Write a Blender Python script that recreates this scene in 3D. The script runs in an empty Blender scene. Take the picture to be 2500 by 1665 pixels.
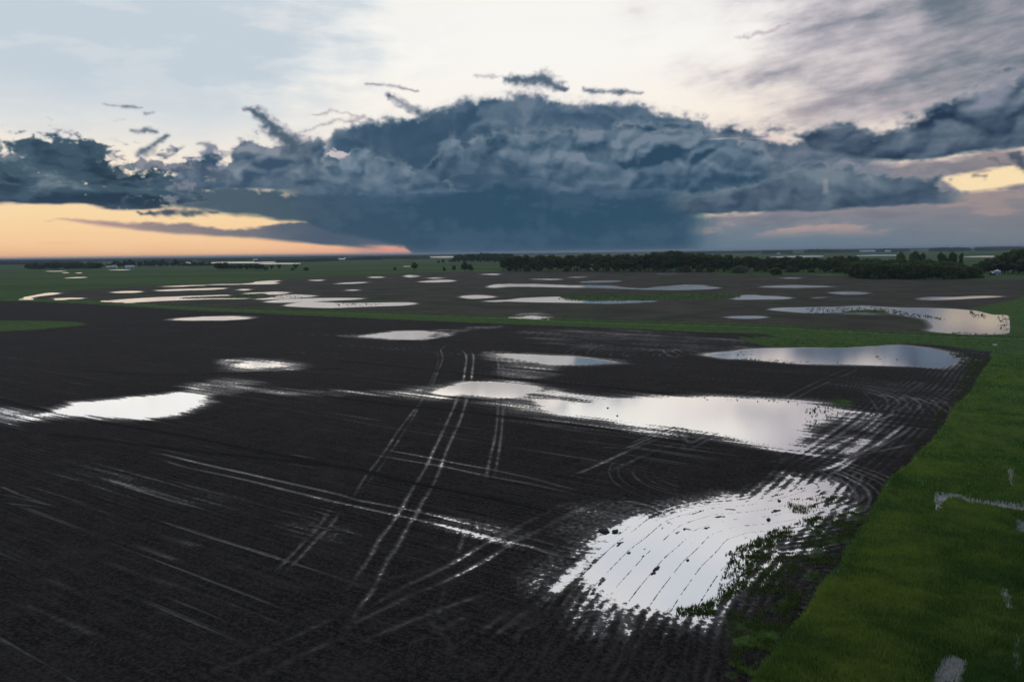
import bpy, math, random
import numpy as np
from math import radians, sin, cos, tan, pi

# ------------------------------------------------------------------ camera model
F_PX, CX, CY = 1667.0, 1250.0, 832.5
PITCH, ROLL, CAM_H = radians(7.38), radians(-0.733), 25.0
sc = bpy.context.scene
COL = sc.collection
cam_d = bpy.data.cameras.new("camera"); cam = bpy.data.objects.new("camera", cam_d); COL.objects.link(cam)
cam_d.sensor_width = 36.0; cam_d.lens = 36.0 * F_PX / 2500.0
cam_d.clip_start = 0.5; cam_d.clip_end = 60000.0
cam.location = (0, 0, CAM_H)
from mathutils import Matrix, Vector, Euler
RM = Matrix.Rotation(pi/2 - PITCH, 3, 'X') @ Matrix.Rotation(ROLL, 3, 'Z')
cam.rotation_euler = RM.to_euler()
sc.camera = cam
RMN = np.array(RM)

def ray(px, py):
    d = RMN @ np.array([(px-CX)/F_PX, -(py-CY)/F_PX, -1.0])
    return d/np.linalg.norm(d)
def gp(px, py, z=0.0):
    d = ray(px, py); k = (z-CAM_H)/min(d[2], -1e-4)
    return (d[0]*k, d[1]*k)
def azel(px, py):
    d = ray(px, py); return math.degrees(math.atan2(d[0], d[1])), math.degrees(math.asin(d[2]))
CROPS = dict(A=(0,600,.26752),B=(620,600,.26752),C=(1240,590,.26752),D=(1860,590,.27176),E=(0,800,.35244),
  F=(830,800,.35244),G=(1660,800,.35669),H=(0,1220,.35244),I=(830,1220,.35244),J=(1660,1220,.35669),
  a0=(0,600,.13588),a1=(310,600,.13588),a2=(620,600,.13588),a3=(930,600,.13588),a4=(1240,590,.13588),a5=(1550,590,.13588),
  a6=(1860,580,.13588),a7=(2180,580,.13588),Q1=(1250,1150,.26151),Q2=(1700,900,.26151),Q3=(1650,1150,.26151),Q4=(2100,1150,.3284),
  S=(0,0,1.0620),P=(0,0,1.0))
def fp(c, u, v):
    x0, y0, s = CROPS[c]; return x0+u*s, y0+v*s
def pts(spec):
    """'A 1,2 3,4 B 5,6' -> full pixel list"""
    out, c = [], 'P'
    for t in spec.split():
        if ',' in t:
            u, v = t.split(','); out.append(fp(c, float(u), float(v)))
        else: c = t
    return out
def wpts(spec): return np.array([gp(*p) for p in pts(spec)])
SOIL_A, SOIL_B, SOIL_C, SOIL_D = (.0130,.0102,.0090), (.034,.0262,.0225), (.026,.023,.018), (.084,.067,.058)
GR_A, GR_B, GR_C, GR_D = (.066,.138,.032), (.135,.225,.040), (.052,.132,.052), (.170,.205,.048)
WATER_R = .095
HAZE = 6.5e-5
# ------------------------------------------------------------------ procedural sky, computed with noise in azimuth / elevation
def _hash(ix, iy, seed):
    h = (ix.astype(np.uint32)*np.uint32(374761393) + iy.astype(np.uint32)*np.uint32(668265263) + np.uint32((seed*2246822519+97) & 0xffffffff))
    h = (h ^ (h >> np.uint32(13)))*np.uint32(1274126177)
    return h ^ (h >> np.uint32(16))
def perlin(x, y, seed=0):
    x = np.asarray(x, np.float32); y = np.asarray(y, np.float32)
    fx, fy = np.floor(x), np.floor(y); ix, iy = fx.astype(np.int64), fy.astype(np.int64)
    x = x-fx; y = y-fy
    u = x*x*x*(x*(x*6-15)+10); v = y*y*y*(y*(y*6-15)+10)
    def g(dx, dy):
        a = _hash(ix+dx, iy+dy, seed).astype(np.float32)*np.float32(2*pi/4294967296.0)
        return np.cos(a)*(x-dx)+np.sin(a)*(y-dy)
    a = g(0, 0); a += u*(g(1, 0)-a)
    b = g(0, 1); b += u*(g(1, 1)-b)
    return (a+v*(b-a))*1.5
def fbm(x, y, sc_=1., oct_=6, rough=.5, seed=0, kind=0):
    s = 0.; a = 1.; t = 0.
    for i in range(oct_):
        n = perlin(x*sc_+i*17.3, y*sc_-i*9.1, seed+i*31)
        if kind: n = np.abs(n)*2.2-.55
        s = s+n*a; t += a; a *= rough; sc_ *= 2.03
    return s/t*1.6
def soften(a, n=2):
    for _ in range(n):
        p = np.pad(a, 1, mode='edge'); a = (p[:-2, 1:-1]+p[2:, 1:-1]+2*p[1:-1, 1:-1])*.25
        p = np.pad(a, 1, mode='edge'); a = (p[1:-1, :-2]+p[1:-1, 2:]+2*p[1:-1, 1:-1])*.25
    return a
def sst(x, lo, hi):
    t = np.clip((x-lo)/(hi-lo), 0, 1); return t*t*(3-2*t)
def lin(c): return tuple(((v/255)/12.92 if v/255 <= .04045 else ((v/255+.055)/1.055)**2.4) for v in c)

SKW, SKH, AZ0, AZ1, EL0, EL1 = 1920, 640, -43.0, 43.0, -1.5, 24.0
def make_sky():
    az = np.linspace(AZ0, AZ1, SKW, dtype=np.float32)[None, :].repeat(SKH, 0)
    el = np.linspace(EL0, EL1, SKH, dtype=np.float32)[:, None].repeat(SKW, 1)
    col = np.zeros((SKH, SKW, 3), np.float32)
    N = lambda s, o=6, r=.5, seed=0, k=0, fx=1., fy=1.4: fbm(az*fx, el*fy, s, o, r, seed, k)
    def C(c): return np.array(c, np.float32)
    def over(m, c):
        nonlocal col
        m = np.clip(m, 0, 1)[..., None]; col += (c-col)*m
    def mixc(t, a, b):
        t = np.clip(t, 0, 1)[..., None]; return a*(1-t)+b*t
    def prof(spec, x=None):
        p = sorted(azel(*q) for q in pts('S '+spec))
        return np.interp(az if x is None else x, [q[0] for q in p], [q[1] for q in p]).astype(np.float32)
    # warps (degrees)
    w1x, w1y = N(.16, 5, .55, 1), N(.16, 5, .55, 2)
    w2x, w2y = N(.7, 5, .6, 3), N(.7, 5, .6, 4)
    puf = N(.42, 6, .55, 5, 1)                     # rounded puffs
    puf2 = N(1.1, 5, .55, 6, 1)
    st = N(.12, 7, .55, 7, 0, 1., 4.2); st2 = N(.3, 6, .6, 8, 0, 1., 4.5)
    fz = N(2.4, 5, .62, 40); ln = N(.5, 3, .5, 41)
    slant = fbm(az*.8+el*.9, el*3.2-az*.55, .13, 7, .56, 9)   # streaks climbing to the right
    slant2 = fbm(az*.8+el*.9, el*3.6-az*.62, .4, 6, .6, 10)
    # clear sky
    E = [-2, 0, 1.2, 3, 4.8, 6.8, 10, 15, 24]
    R = [(242,182,140), (247,193,146), (249,206,158), (250,217,168), (250,224,186), (250,236,216), (250,243,233), (249,247,242), (247,246,244)]
    ee = el+st*.5
    for k in range(3): col[..., k] = np.interp(ee, E, [c[k] for c in R])
    # redder towards the rain
    over(sst(az, -24, -9)*sst(el, 2.6, .2)*.55, C((246,168,146)))
    b = (1-sst(az-(el-9)*.62+st*5+w1x*2.5, -24., -12.))*sst(el+st*1.2, 5.5, 13.)
    over(b*.95, C((193,206,217)))
    over(sst(slant+st*.5, .0, .45)*sst(el, 8, 14)*sst(az, 0, -10)*.30, C((232,232,231)))
    over(sst(el+slant*3, 15, 21)*sst(az+st*8, -26, -6)*.7, C((247,244,240)))
    over(sst(az+st*4, 4, 14)*sst(az, 30, 16)*sst(el, 15, 21)*.5, C((236,235,234)))
    over(sst(az, 4, 24)*sst(el, 17, 6)*.75, C((247,228,208)))
    # upper right altostratus
    big = slant*.9+w1x*.5
    m = sst(az+el*.22+big*9, 13., 31.)*sst(el+w1y*1.6-(az-20)*.05, 5.5, 10.)
    over(m*.6, C((204,194,200)))
    m2 = sst(az+el*.30+big*8+slant2*1.5, 19., 42.)*sst(el+w1y*1.5, 6.5, 10.5)
    over(m2*.9, mixc(sst(slant+slant2*.12+w1x*.4, -.8, .7), C((152,148,160)), C((106,109,127))))
    over(sst(slant*.8+slant2*.2, .1, .8)*sst(az+el*.3, 17, 29)*sst(el, 8, 11)*.35, C((110,112,132)))
    # low mauve band right
    ht = prof('1500,505 1600,492 1750,472 1880,410 1960,366 2050,362 2120,354 2200,350 2354,336')
    d = ht-el+st*.7
    lc = mixc(sst(el, .2, 3.6), C((112,122,142)), C((150,136,146)))
    lc = mixc(sst(st+st2*.35, .05, .5)*.65*sst(el, .6, 1.6), lc, C((198,162,152)))
    lc = mixc(sst(-st-st2*.3, .05, .6)*.5, lc, C((112,108,128)))
    lc = mixc(sst(az, 22, 37)*.5, lc, C((136,126,134)))
    lc = mixc(sst(el+st*.6, 6.2, 7.4)*.8, lc, C((206,182,170)))
    over(sst(d, 0, .6)*sst(az+st*2, 8, 15), lc)
    gt = prof('1990,405 2060,394 2120,404 2200,390 2290,380 2354,372'); gb = prof('1990,396 2060,398 2130,410 2170,424 2210,446 2354,430')
    gw = np.minimum(gt-el+st*.5, el-gb+st*.3)
    over(sst(gw, -.05, .25)*sst(az, 24.5, 27), mixc(sst(st+st2*.4+(7.2-el)*.0, -.1, .35)*sst(el, 6.9, 7.5), C((249,224,180)), C((156,142,148))))
    # ---------------------------------------------------------- generic cumulus layer
    def cloud(top, bot, tc, bc, dc, wx=1.2, wy=.9, soft=.22, pscale=.5, k=1., lo=None, hi=None, seed=0, lit=1., basew=1.6, pm=1., sb=None, alpha=1., edge=None, streak=0.):
        """tc lit colour, bc body, dc base ; top / bot silhouettes"""
        X_ = az+(w1x*.9*wx+w2x*.35*wx); 
        T = prof(top, X_); B = prof(bot, az+w1x*.8)
        e_ = el-(w1y*.55+w2y*.34)*wy-(puf*.50+puf2*.15)*wy*pm-fz*.24*wy
        dt = T-e_; db = el-B+st*.35+w2y*.1
        m = sst(soften(dt, 2), -.10, soft*2.8)*sst(db, -.03, sb or .25)
        if lo is not None: m = m*sst(az+w1x*1.5+w2x*.4, lo[0], lo[1])
        if hi is not None: m = m*sst(az+w1x*1.5+w2x*.4, hi[1], hi[0])
        # relief of overlapping puffs, lit from above
        wa, we = az+w1x*1.6+w2x*.3, el+w1y*1.2+w2y*.2
        def h(dx, dy):
            return (fbm((wa+dx)*1., (we+dy)*1.45, pscale*.42, 2, .5, 50+seed, 1)*1.7+fbm((wa+dx), (we+dy)*1.4, pscale, 4, .42, 60+seed, 1)*.75)
        h0 = h(0, 0)
        rel = (h0-h(-.35, .5))*1.1+(h0-h(-.12, .2))*1.2
        body = sst(db, .1, basew+1.2)
        t = .42+rel*.27*lit*(.35+.65*body)+(body-.5)*.40+h0*.06+w1y*.16+ln*.16+st*.10
        if streak: t = t+streak*(st*.5+st2*.3)
        t = soften(t, 7)+fz*.05+w2y*.05
        over(sst(dt, -.55, .35)*sst(db, .0, .5)*.30*(m > -1)*(1. if lo is None else sst(az+w1x*1.5, lo[0], lo[1]))*(1. if hi is None else sst(az+w1x*1.5, hi[1], hi[0])), C((176,172,180)))
        c = mixc(np.clip((t+.1)/.6, 0, 1), C(dc), C(bc)); c = mixc(np.clip((t-.5)/.7, 0, 1), c, C(tc))
        c = mixc(sst(dt, .55, .05)*.35*(edge is None)+(0 if edge is None else sst(dt, edge, .05)*.6), c, C(tc)*.55+C((170,160,164))*.45)
        over(m*alpha, c)
        return m
    # ---------------------------------------------------------- lower wedge on the left
    wt = prof('0,583 100,503 150,496 200,502 300,510 400,516 520,522 600,514 700,507 900,470 1000,440 1640,470 1700,583 2354,583')
    wb = prof('0,500 100,503 200,519 300,531 400,542 500,549 600,555 700,562 780,570 850,577 905,582 950,592 1000,604 2354,604')
    d = np.minimum(wt-el+st*.35+st2*.15+puf2*.07, (el-wb)+st*.18)
    over(sst(d, -.04, .3)*sst(az, 0, -4), mixc(sst(az+st*3, -33, -13), C((182,150,146)), C((82,90,114))))
    # rain curtain
    rl = sst(az+el*1.5+st*.8, -14., -8.); rr = sst(az+fbm(az*1.6, el*.25, .5, 3, .5, 77)*.5-el*.15, 17.2, 12.8)
    rc = mixc(sst(az+st*2, -14, 5), C((84,92,112)), C((50,82,108)))
    rc = mixc(sst(el+st*.5, 3.4, .0)*.72, rc, mixc(sst(az, -8, 2), C((100,104,124)), C((72,104,130))))
    rc = mixc(sst(fbm(az*1.6-el*.3, el*.22, .5, 5, .55, 78), -.1, .6)*.42, rc, C((76,104,128)))
    rc = mixc(sst(az, 8, 15)*.5, rc, C((84,100,126)))
    over(rl*rr*sst(el, 7, 5.0), rc)
    over(sst(az, -13.2, -10.)*sst(az, -7.0, -8.6)*sst(el+st*.35+az*.02, .62, .3)*.85, C((250,172,148)))
    # ---------------------------------------------------------- storm mass, back to front
    W = C((250,240,226))
    cloud('1480,320 1560,275 1620,279 1700,292 1800,318 1900,322 2000,345 2100,380 2160,430', '1480,470 2354,470', (140,136,152), (100,106,128), (74,86,112), lo=(11, 13), hi=(27, 30), seed=1, pscale=.45, lit=.7)
    m_back = cloud('700,330 740,308 800,286 850,272 900,262 960,262 1000,250 1050,235 1100,224 1160,213 1210,214 1260,224 1330,234 1400,239 1450,246 1500,258 1560,272 1620,284 1660,320 1720,400', '600,470 2354,470',
          (112,120,142), (78,94,120), (60,80,106), wx=.8, wy=.75, lo=(-17, -14), hi=(17, 21), seed=2, pscale=.4, lit=.75, pm=.8)
    # dark shoulder
    sh = sst(az+w1x*3+w2x*.6, -15.5, -12)*sst(az+el*.45+w1x*3+puf*1.0, 3.0, .8)*sst(el+w1y+puf*.4, 4.5, 6.5)*sst(el+w1y*2, 13, 10.3)*m_back
    over(sh*.62, C((58,78,104)))
    # pale break between the towers
    over(sst(np.minimum(prof('715,352 760,345 800,352 850,360 880,378')-el, el-prof('715,356 760,362 830,372 880,380'))+w2y*.3+puf2*.15, -.05, .12)*sst(az, -17., -16.)*sst(az, -9.6, -11)*.85, C((222,208,206)))
    cloud('600,440 690,430 740,384 800,352 850,350 900,362 940,380 980,404 1060,430 1120,470', '600,452 700,446 1100,452 2354,452',
          (124,134,154), (98,110,134), (64,84,110), lo=(-17.5, -16), hi=(-3, 0), seed=3, pscale=.6, soft=.12)
    cloud('940,420 975,385 1005,350 1018,318 1035,312 1065,338 1100,308 1150,300 1200,306 1250,300 1310,292 1350,302 1420,296 1480,288 1540,298 1600,296 1680,318 1760,350 1850,380 1960,420', '940,448 1000,432 1070,408 1140,400 1200,410 1270,424 1350,436 1450,442 1600,446 1750,440 2354,430',
          (122,130,150), (88,102,126), (50,72,98), wx=.9, wy=.95, lo=(-8.5, -7.2), hi=(19, 24), seed=4, pscale=.5, soft=.12, basew=1.8, lit=1.05)
    # smooth dark-blue underside
    bt = prof('380,430 450,418 520,415 600,425 700,440 800,446 900,450 1000,446 1100,430 1160,420 1260,436 1350,446 1500,452 1640,450 1800,440')
    bb = prof('380,480 470,487 540,506 620,513 700,520 800,548 930,575 1000,640 1700,640 1800,640')
    d = np.minimum(bt-el+w1y*.5+puf*.5+w2y*.2, (el-bb)*1.3+st*.5)
    c = mixc(sst(az+st*2, -26, 0), C((72,84,106)), C((50,76,102)))
    c = mixc(sst(st+puf*.5, -.1, .6)*.4, c, C((84,98,122)))
    over(sst(d, 0, .6)*sst(az, -29, -25)*sst(az+w1x, 19, 13.5)*np.maximum(rr, sst(el+st*.3, 3.1, 3.7))*.93, c)
    over(sst(N(.3, 5, .5, 21, 1, 1, 2.2)+puf2*.3, .1, .8)*sst(el, 4.2, 5.2)*sst(el, 7.4, 6.2)*sst(az, -24, -19)*sst(az, -3, -9)*.35, C((104,114,136)))
    # left towers and horn
    cloud('360,420 400,396 430,372 470,342 492,334 515,356 540,372 552,350 575,322 590,318 612,340 640,330 660,312 700,308 740,316 752,350 775,400', '360,448 480,440 600,436 775,430',
          (138,140,156), (98,108,130), (66,82,108), wx=.9, wy=1.0, lo=(-27.5, -25.5), hi=(-15.5, -14.4), seed=5, pscale=.75, soft=.14, pm=1.1)
    def limb(pp, c0, c1, k=.97, soft=.5, ns=1.):
        """elongated cloud along a chain of (x, y, half-thickness deg)"""
        best = np.full(az.shape, 9., np.float32)
        q = [(*azel(*fp('S', a, b)), r) for a, b, r in pp]
        rr_ = max(r for _, _, r in q); ns = ns*min(1., .35+rr_); e3 = fbm(az, el*1.3, 2.2, 4, .6, 91)
        xa, ya = az+(w1x*.4+w2x*.3+e3*.12)*ns, el+(w2y*.22+puf*.16+puf2*.10+e3*.08)*ns
        for (x0, y0, r0), (x1, y1, r1) in zip(q, q[1:]):
            dx, dy = x1-x0, y1-y0; t = np.clip(((xa-x0)*dx+(ya-y0)*dy)/(dx*dx+dy*dy), 0, 1)
            best = np.minimum(best, np.hypot(xa-x0-t*dx, (ya-y0-t*dy)*1.15)/(r0+(r1-r0)*t))
        m = sst(best+fz*.45+ln*.35, 1.75, 1.75-soft*3.4)*(.62+.38*sst(w2x+w2y*.6, -.4, .3) if rr_ < .5 else 1)
        m = soften(m, 2)
        over(m*k, mixc(sst(best+puf2*.4, .2, 1.1), C(c0), C(c1)))
    limb([(566,252,.25), (590,262,.42), (615,285,.5), (645,312,.62), (680,345,.9)], (84,94,116), (116,118,136))
    limb([(562,256,.14), (580,246,.10)], (150,146,156), (170,164,170), .7)
    limb([(890,218,.22), (915,232,.36), (945,250,.4), (975,262,.4)], (84,94,116), (118,120,138))
    limb([(838,192,.07), (880,196,.14), (920,200,.12), (962,211,.06)], (138,136,150), (176,170,176), .85)
    limb([(1162,186,.25), (1200,182,.42), (1245,184,.55), (1280,196,.45), (1300,203,.2)], (88,98,120), (130,132,148))
    limb([(1095,178,.1), (1130,176,.16), (1160,178,.08)], (170,166,174), (190,184,190), .6, ns=1.8)
    limb([(1342,205,.14), (1380,210,.26), (1430,213,.24), (1475,214,.1)], (96,104,124), (140,140,154))
    limb([(230,238,.06), (255,242,.12), (270,246,.08), (320,246,.05)], (120,130,146), (160,164,174), .7)
    limb([(272,246,.05), (300,244,.13), (322,246,.05)], (92,104,124), (150,154,166), .8)
    limb([(328,262,.12), (350,259,.12)], (110,120,138), (170,172,180), .8)
    limb([(300,300,.14), (335,298,.2), (360,302,.15)], (84,96,116), (140,142,154), .85)
    limb([(318,358,.24), (345,345,.34), (368,325,.28), (385,312,.14)], (76,88,112), (130,132,146), .9)
    limb([(388,358,.16), (405,350,.24), (422,342,.14)], (84,96,116), (150,148,158), .85)
    limb([(258,278,.05), (285,276,.07)], (160,164,174), (190,190,196), .5)
    limb([(455,332,.14), (480,328,.16)], (130,130,144), (170,164,170), .7)
    limb([(715,262,.06), (760,258,.13), (800,262,.1), (840,272,.14)], (150,142,152), (200,186,186), .6, ns=1.6)
    limb([(690,300,.1), (760,282,.2), (840,272,.2)], (130,130,146), (180,168,176), .6, ns=1.6)
    limb([(1690,90,.1), (1740,80,.22), (1790,66,.2), (1840,46,.1)], (186,176,184), (214,204,206), .75, ns=1.4)
    # right lobes
    cloud('1640,445 1700,425 1780,400 1840,372 1880,366 1900,375 1960,378 2040,402 2085,410 2128,396 2145,400 2165,420 2215,430 2240,444 2290,446 2330,470', '1560,500 1640,498 1800,492 1900,487 2000,481 2150,469 2290,456 2354,450',
          (120,125,142), (88,98,120), (56,70,94), wx=.7, wy=.9, lo=(12, 16), hi=(31.5, 33.5), seed=16, lit=.65, pscale=.55, soft=.16, basew=1.6, streak=.35)
    over(sst(np.abs(az-azel(*fp('S', 1898, 430))[0]+w2x*.3), .42, .1)*sst(np.abs(el-azel(*fp('S', 1898, 430))[1]), .75, .4)*.35, C((190,170,172)))
    # right dark bank
    cloud('1640,330 1652,296 1680,282 1720,290 1780,288 1830,292 1900,278 1955,276 1985,292 2040,286 2080,266 2120,250 2180,222 2240,203 2300,182 2354,158', '1640,318 1700,310 1780,308 1830,318 1870,345 1960,364 2050,380 2130,376 2200,362 2290,350 2354,345',
          (136,136,154), (92,100,122), (44,56,82), wx=1.2, wy=1.0, lo=(13.5, 14.6), seed=7, pscale=.42, soft=.35, basew=2.2, lit=.85, streak=.7, sb=.4)
    # pale slanting gaps in that bank
    g = sst(slant+slant2*.45, .25, .6)*sst(az, 18, 21)*sst(az, 31, 26)*sst(el, 8.2, 9)*sst(el, 12, 10.5)
    over(g*.35, C((190,172,176)))
    gaps = sst(np.minimum(prof('1700,316 1790,311 1850,325 1880,350')-el, el-prof('1700,318 1790,330 1850,345 1880,352'))+st*.2, -.05, .2)*sst(az, 15.4, 16.6)*sst(az, 22, 20.5)
    over(gaps*.8, C((232,208,200)))
    limb([(2340,350,.3), (2350,375,.5), (2358,395,.3)], (84,84,104), (120,112,124), .95, ns=1.5)
    limb([(2270,362,.1), (2300,376,.16), (2320,384,.1)], (110,104,120), (150,136,142), .7, ns=2.)
    limb([(2240,405,.16), (2262,404,.16)], (90,88,104), (140,124,128), .95)
    limb([(2290,436,.05), (2340,434,.1)], (110,104,122), (150,136,142), .8)
    # left bank
    hole = sst(soften(N(.30, 6, .52, 30, 0, 1., 2.1), 5)+puf2*.3+sst(az, -36, -26)*.55-sst(el, 7.9, 5.4)*.7+.06, .10, .52)
    lt = prof('0,292 60,287 110,286 160,302 200,312 260,318 300,340 340,368 400,395 440,420 480,460 530,500'); 
    lb = prof('0,474 130,479 200,481 260,489 330,487 400,478 440,470 520,466 560,480')
    dt = lt-(el-(puf*.5+puf2*.35+w2y*.4+st*.5)); db = el-lb+st*.45
    t = .45+fbm(az+w1x*2, (el+w1y)*3.0, .22, 6, .55, 31)*.75+(sst(db, 0, 2.5)-.5)*.3-st2*.2
    c = mixc(sst(t, .1, .6), C((46,62,82)), C((72,88,108))); c = mixc(sst(t, .6, 1.15), c, C((122,126,142)))
    c = mixc(sst(db, .8, .0)*.6, c, C((70,70,92)))
    m = sst(np.minimum(dt, db*1.2), 0, .4)*(1-hole)*sst(az+st*2+w2x, -20, -23.5)
    c = mixc(sst(m, .95, .2)*.6, c, C((166,152,156)))
    over(m, c)
    # transition scraps between left bank and storm
    m = sst(N(.5, 6, .6, 33, 0, 1, 2.)+puf*.4+.12-np.abs(el-6.1)*.13, 0., .35)*sst(az, -30.5, -28)*sst(az, -20, -24)*sst(el, 3.6, 4.4)*sst(el, 8.6, 7.4)
    over(m*.9, mixc(sst(puf+w2y, -.3, .6), C((82,90,114)), C((132,130,146))))
    limb([(312,488,.1), (360,492,.16), (420,488,.3), (470,490,.26), (502,488,.1)], (70,76,98), (104,98,114), .97)
    limb([(80,560,.04), (130,560,.05), (180,559,.03)], (216,164,130), (236,184,140), .6)
    limb([(100,508,.04), (125,508,.06)], (190,150,140), (220,180,150), .7)
    # cooler shade, and a soft light bloom round the cloud edges
    lum = col.mean(-1); sh_ = sst(lum, 175, 110)
    col[..., 0] *= 1-.085*sh_; col[..., 2] *= 1-.03*sh_; col[..., 1] *= 1+.005*sh_
    return np.clip(col, 0, 255)/255.

sky_rgb = make_sky()
sky_lin = np.where(sky_rgb <= .04045, sky_rgb/12.92, ((sky_rgb+.055)/1.055)**2.4).astype(np.float32)
# ------------------------------------------------------------------ world and light
world = bpy.data.worlds.new("World"); sc.world = world; world.use_nodes = True
WT = world.node_tree; WT.nodes.clear()
class V:
    """tiny expression helper: builds Math nodes"""
    T = WT
    def __init__(s, sock): s.s = sock
    def _m(a, op, b=None, c=None, clamp=False):
        n = V.T.nodes.new('ShaderNodeMath'); n.operation = op; n.use_clamp = clamp
        for i, x in enumerate((a, b, c)):
            if x is None: continue
            if isinstance(x, V): V.T.links.new(x.s, n.inputs[i])
            else: n.inputs[i].default_value = float(x)
        return V(n.outputs[0])
    def __add__(a, b): return V._m(a, 'ADD', b)
    __radd__ = __add__
    def __sub__(a, b): return V._m(a, 'SUBTRACT', b)
    def __rsub__(a, b): return V._m(b, 'SUBTRACT', a)
    def __mul__(a, b): return V._m(a, 'MULTIPLY', b)
    __rmul__ = __mul__
    def __truediv__(a, b): return V._m(a, 'DIVIDE', b)
    def clamp(a): return V._m(a, 'ADD', 0.0, clamp=True)
def ss(x, lo, hi):
    n = V.T.nodes.new('ShaderNodeMapRange'); n.interpolation_type = 'SMOOTHSTEP'
    V.T.links.new(x.s, n.inputs['Value']); n.inputs[1].default_value = lo; n.inputs[2].default_value = hi
    return V(n.outputs[0])
def vec(x, y, z=0.0):
    n = V.T.nodes.new('ShaderNodeCombineXYZ')
    for i, v in enumerate((x, y, z)):
        if isinstance(v, V): V.T.links.new(v.s, n.inputs[i])
        else: n.inputs[i].default_value = v
    return V(n.outputs[0])
def mixl(f, a, b, blend='MIX'):
    """colour mix, linear colours or V"""
    n = V.T.nodes.new('ShaderNodeMix'); n.data_type = 'RGBA'; n.blend_type = blend
    if isinstance(f, V): V.T.links.new(f.s, n.inputs[0])
    else: n.inputs[0].default_value = f
    for i, v in ((6, a), (7, b)):
        if isinstance(v, V): V.T.links.new(v.s, n.inputs[i])
        else: n.inputs[i].default_value = (*v, 1)
    return V(n.outputs[2])
def noise(v, scale, detail=4, rough=.55, dist=0.):
    n = V.T.nodes.new('ShaderNodeTexNoise'); V.T.links.new(v.s, n.inputs['Vector'])
    n.inputs['Scale'].default_value = scale; n.inputs['Detail'].default_value = detail
    n.inputs['Roughness'].default_value = rough; n.inputs['Distortion'].default_value = dist
    return V(n.outputs['Fac'])

cloud_img = bpy.data.images.new("cloud_sky", SKW, SKH, alpha=False, float_buffer=True)
cloud_img.colorspace_settings.name = 'Non-Color'
_px = np.ones((SKH, SKW, 4), np.float32); _px[..., :3] = sky_lin
cloud_img.pixels.foreach_set(_px.ravel()); cloud_img.update()
tc = WT.nodes.new('ShaderNodeTexCoord'); sx = WT.nodes.new('ShaderNodeSeparateXYZ')
WT.links.new(tc.outputs['Generated'], sx.inputs[0])
X_, Y_, Z_ = (V(sx.outputs[i]) for i in range(3))
AZ = V._m(X_, 'ARCTAN2', Y_)*57.29578
EL = V._m(Z_, 'ARCSINE')*57.29578
it = WT.nodes.new('ShaderNodeTexImage'); it.image = cloud_img; it.extension = 'EXTEND'; it.interpolation = 'Cubic'
# beyond the drawn band the sky folds back on itself so the sides and the area overhead stay cloudy
azf = V._m(AZ, 'PINGPONG', 1.0) if False else AZ
WT.links.new(vec(((azf - AZ0)/(AZ1-AZ0)), (EL - EL0)/(EL1-EL0)).s, it.inputs['Vector'])
col = V(it.outputs['Color'])
sky = WT.nodes.new('ShaderNodeTexSky'); sky.sky_type = 'NISHITA'; sky.sun_disc = False
SUN_EL, SUN_AZ = 3.0, -16.0
sky.sun_elevation = radians(SUN_EL); sky.sun_rotation = radians(SUN_AZ); sky.altitude = 400; sky.air_density = 1.2; sky.dust_density = 2.0
vault = mixl(1.0, mixl(.35, (1.3, 1.75, 2.5), V(sky.outputs[0])), (VAULT, VAULT, VAULT), 'MULTIPLY') if (VAULT := .19) else None
hi_ = noise(vec(AZ*.03, EL*.06), 1.6, 5, .55)
top = mixl(ss(hi_, .35, .7), (.66, .70, .78), (.93, .89, .87))
col = mixl(ss(EL, 19.0, 24.0), col, top)
up = ss(EL, 30.0, 62.0); back = ss(Y_, .62, -.1)*ss(EL, -10., 4.)
col = mixl((up + back - up*back).clamp(), col, vault)
col10 = mixl(1.0, col, (10, 10, 10), 'MULTIPLY')
bg = WT.nodes.new('ShaderNodeBackground'); bg.inputs['Strength'].default_value = 0.1
WT.links.new(col10.s, bg.inputs[0])
wo = WT.nodes.new('ShaderNodeOutputWorld'); WT.links.new(bg.outputs[0], wo.inputs[0])
world.cycles.sampling_method = 'MANUAL'; world.cycles.sample_map_resolution = 1024

sun_d = bpy.data.lights.new("sun", 'SUN'); sun_d.energy = 0.15; sun_d.angle = radians(44); sun_d.color = (1, .8, .62)
sun = bpy.data.objects.new("sun", sun_d); COL.objects.link(sun)
sd_ = Vector((sin(radians(SUN_AZ))*cos(radians(SUN_EL)), cos(radians(SUN_AZ))*cos(radians(SUN_EL)), sin(radians(SUN_EL))))
sun.rotation_euler = sd_.to_track_quat('Z', 'Y').to_euler(); sun.location = (0, 0, 200)
sc.view_settings.view_transform = 'Standard'; sc.view_settings.look = 'None'
sc.view_settings.exposure = 0; sc.view_settings.gamma = 1
# ------------------------------------------------------------------ ground: one sheet, water level at z = 0
HX0, HX1 = -1.25, 1.25
core = np.arange(-.86, .8601, .62/683)
sl = np.concatenate([np.linspace(-2.2, -.87, 90), core, np.linspace(.87, 2.2, 90)]).astype(np.float64)
tt = np.concatenate([[.00045, .0007], np.arange(.0010, .030, .25/683), np.arange(.0302, .80, .62/683), np.linspace(.81, 2.0, 40)])
NS, NT = len(sl), len(tt)
gy = CAM_H/tt
GYY = np.repeat(gy[:, None], NS, 1); GXX = sl[None, :]*GYY
gx_, gy_ = GXX.ravel(), GYY.ravel()
SP = np.repeat((CAM_H/tt**2*.62/683)[:, None], NS, 1).ravel()     # row spacing in metres (depth)

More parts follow.
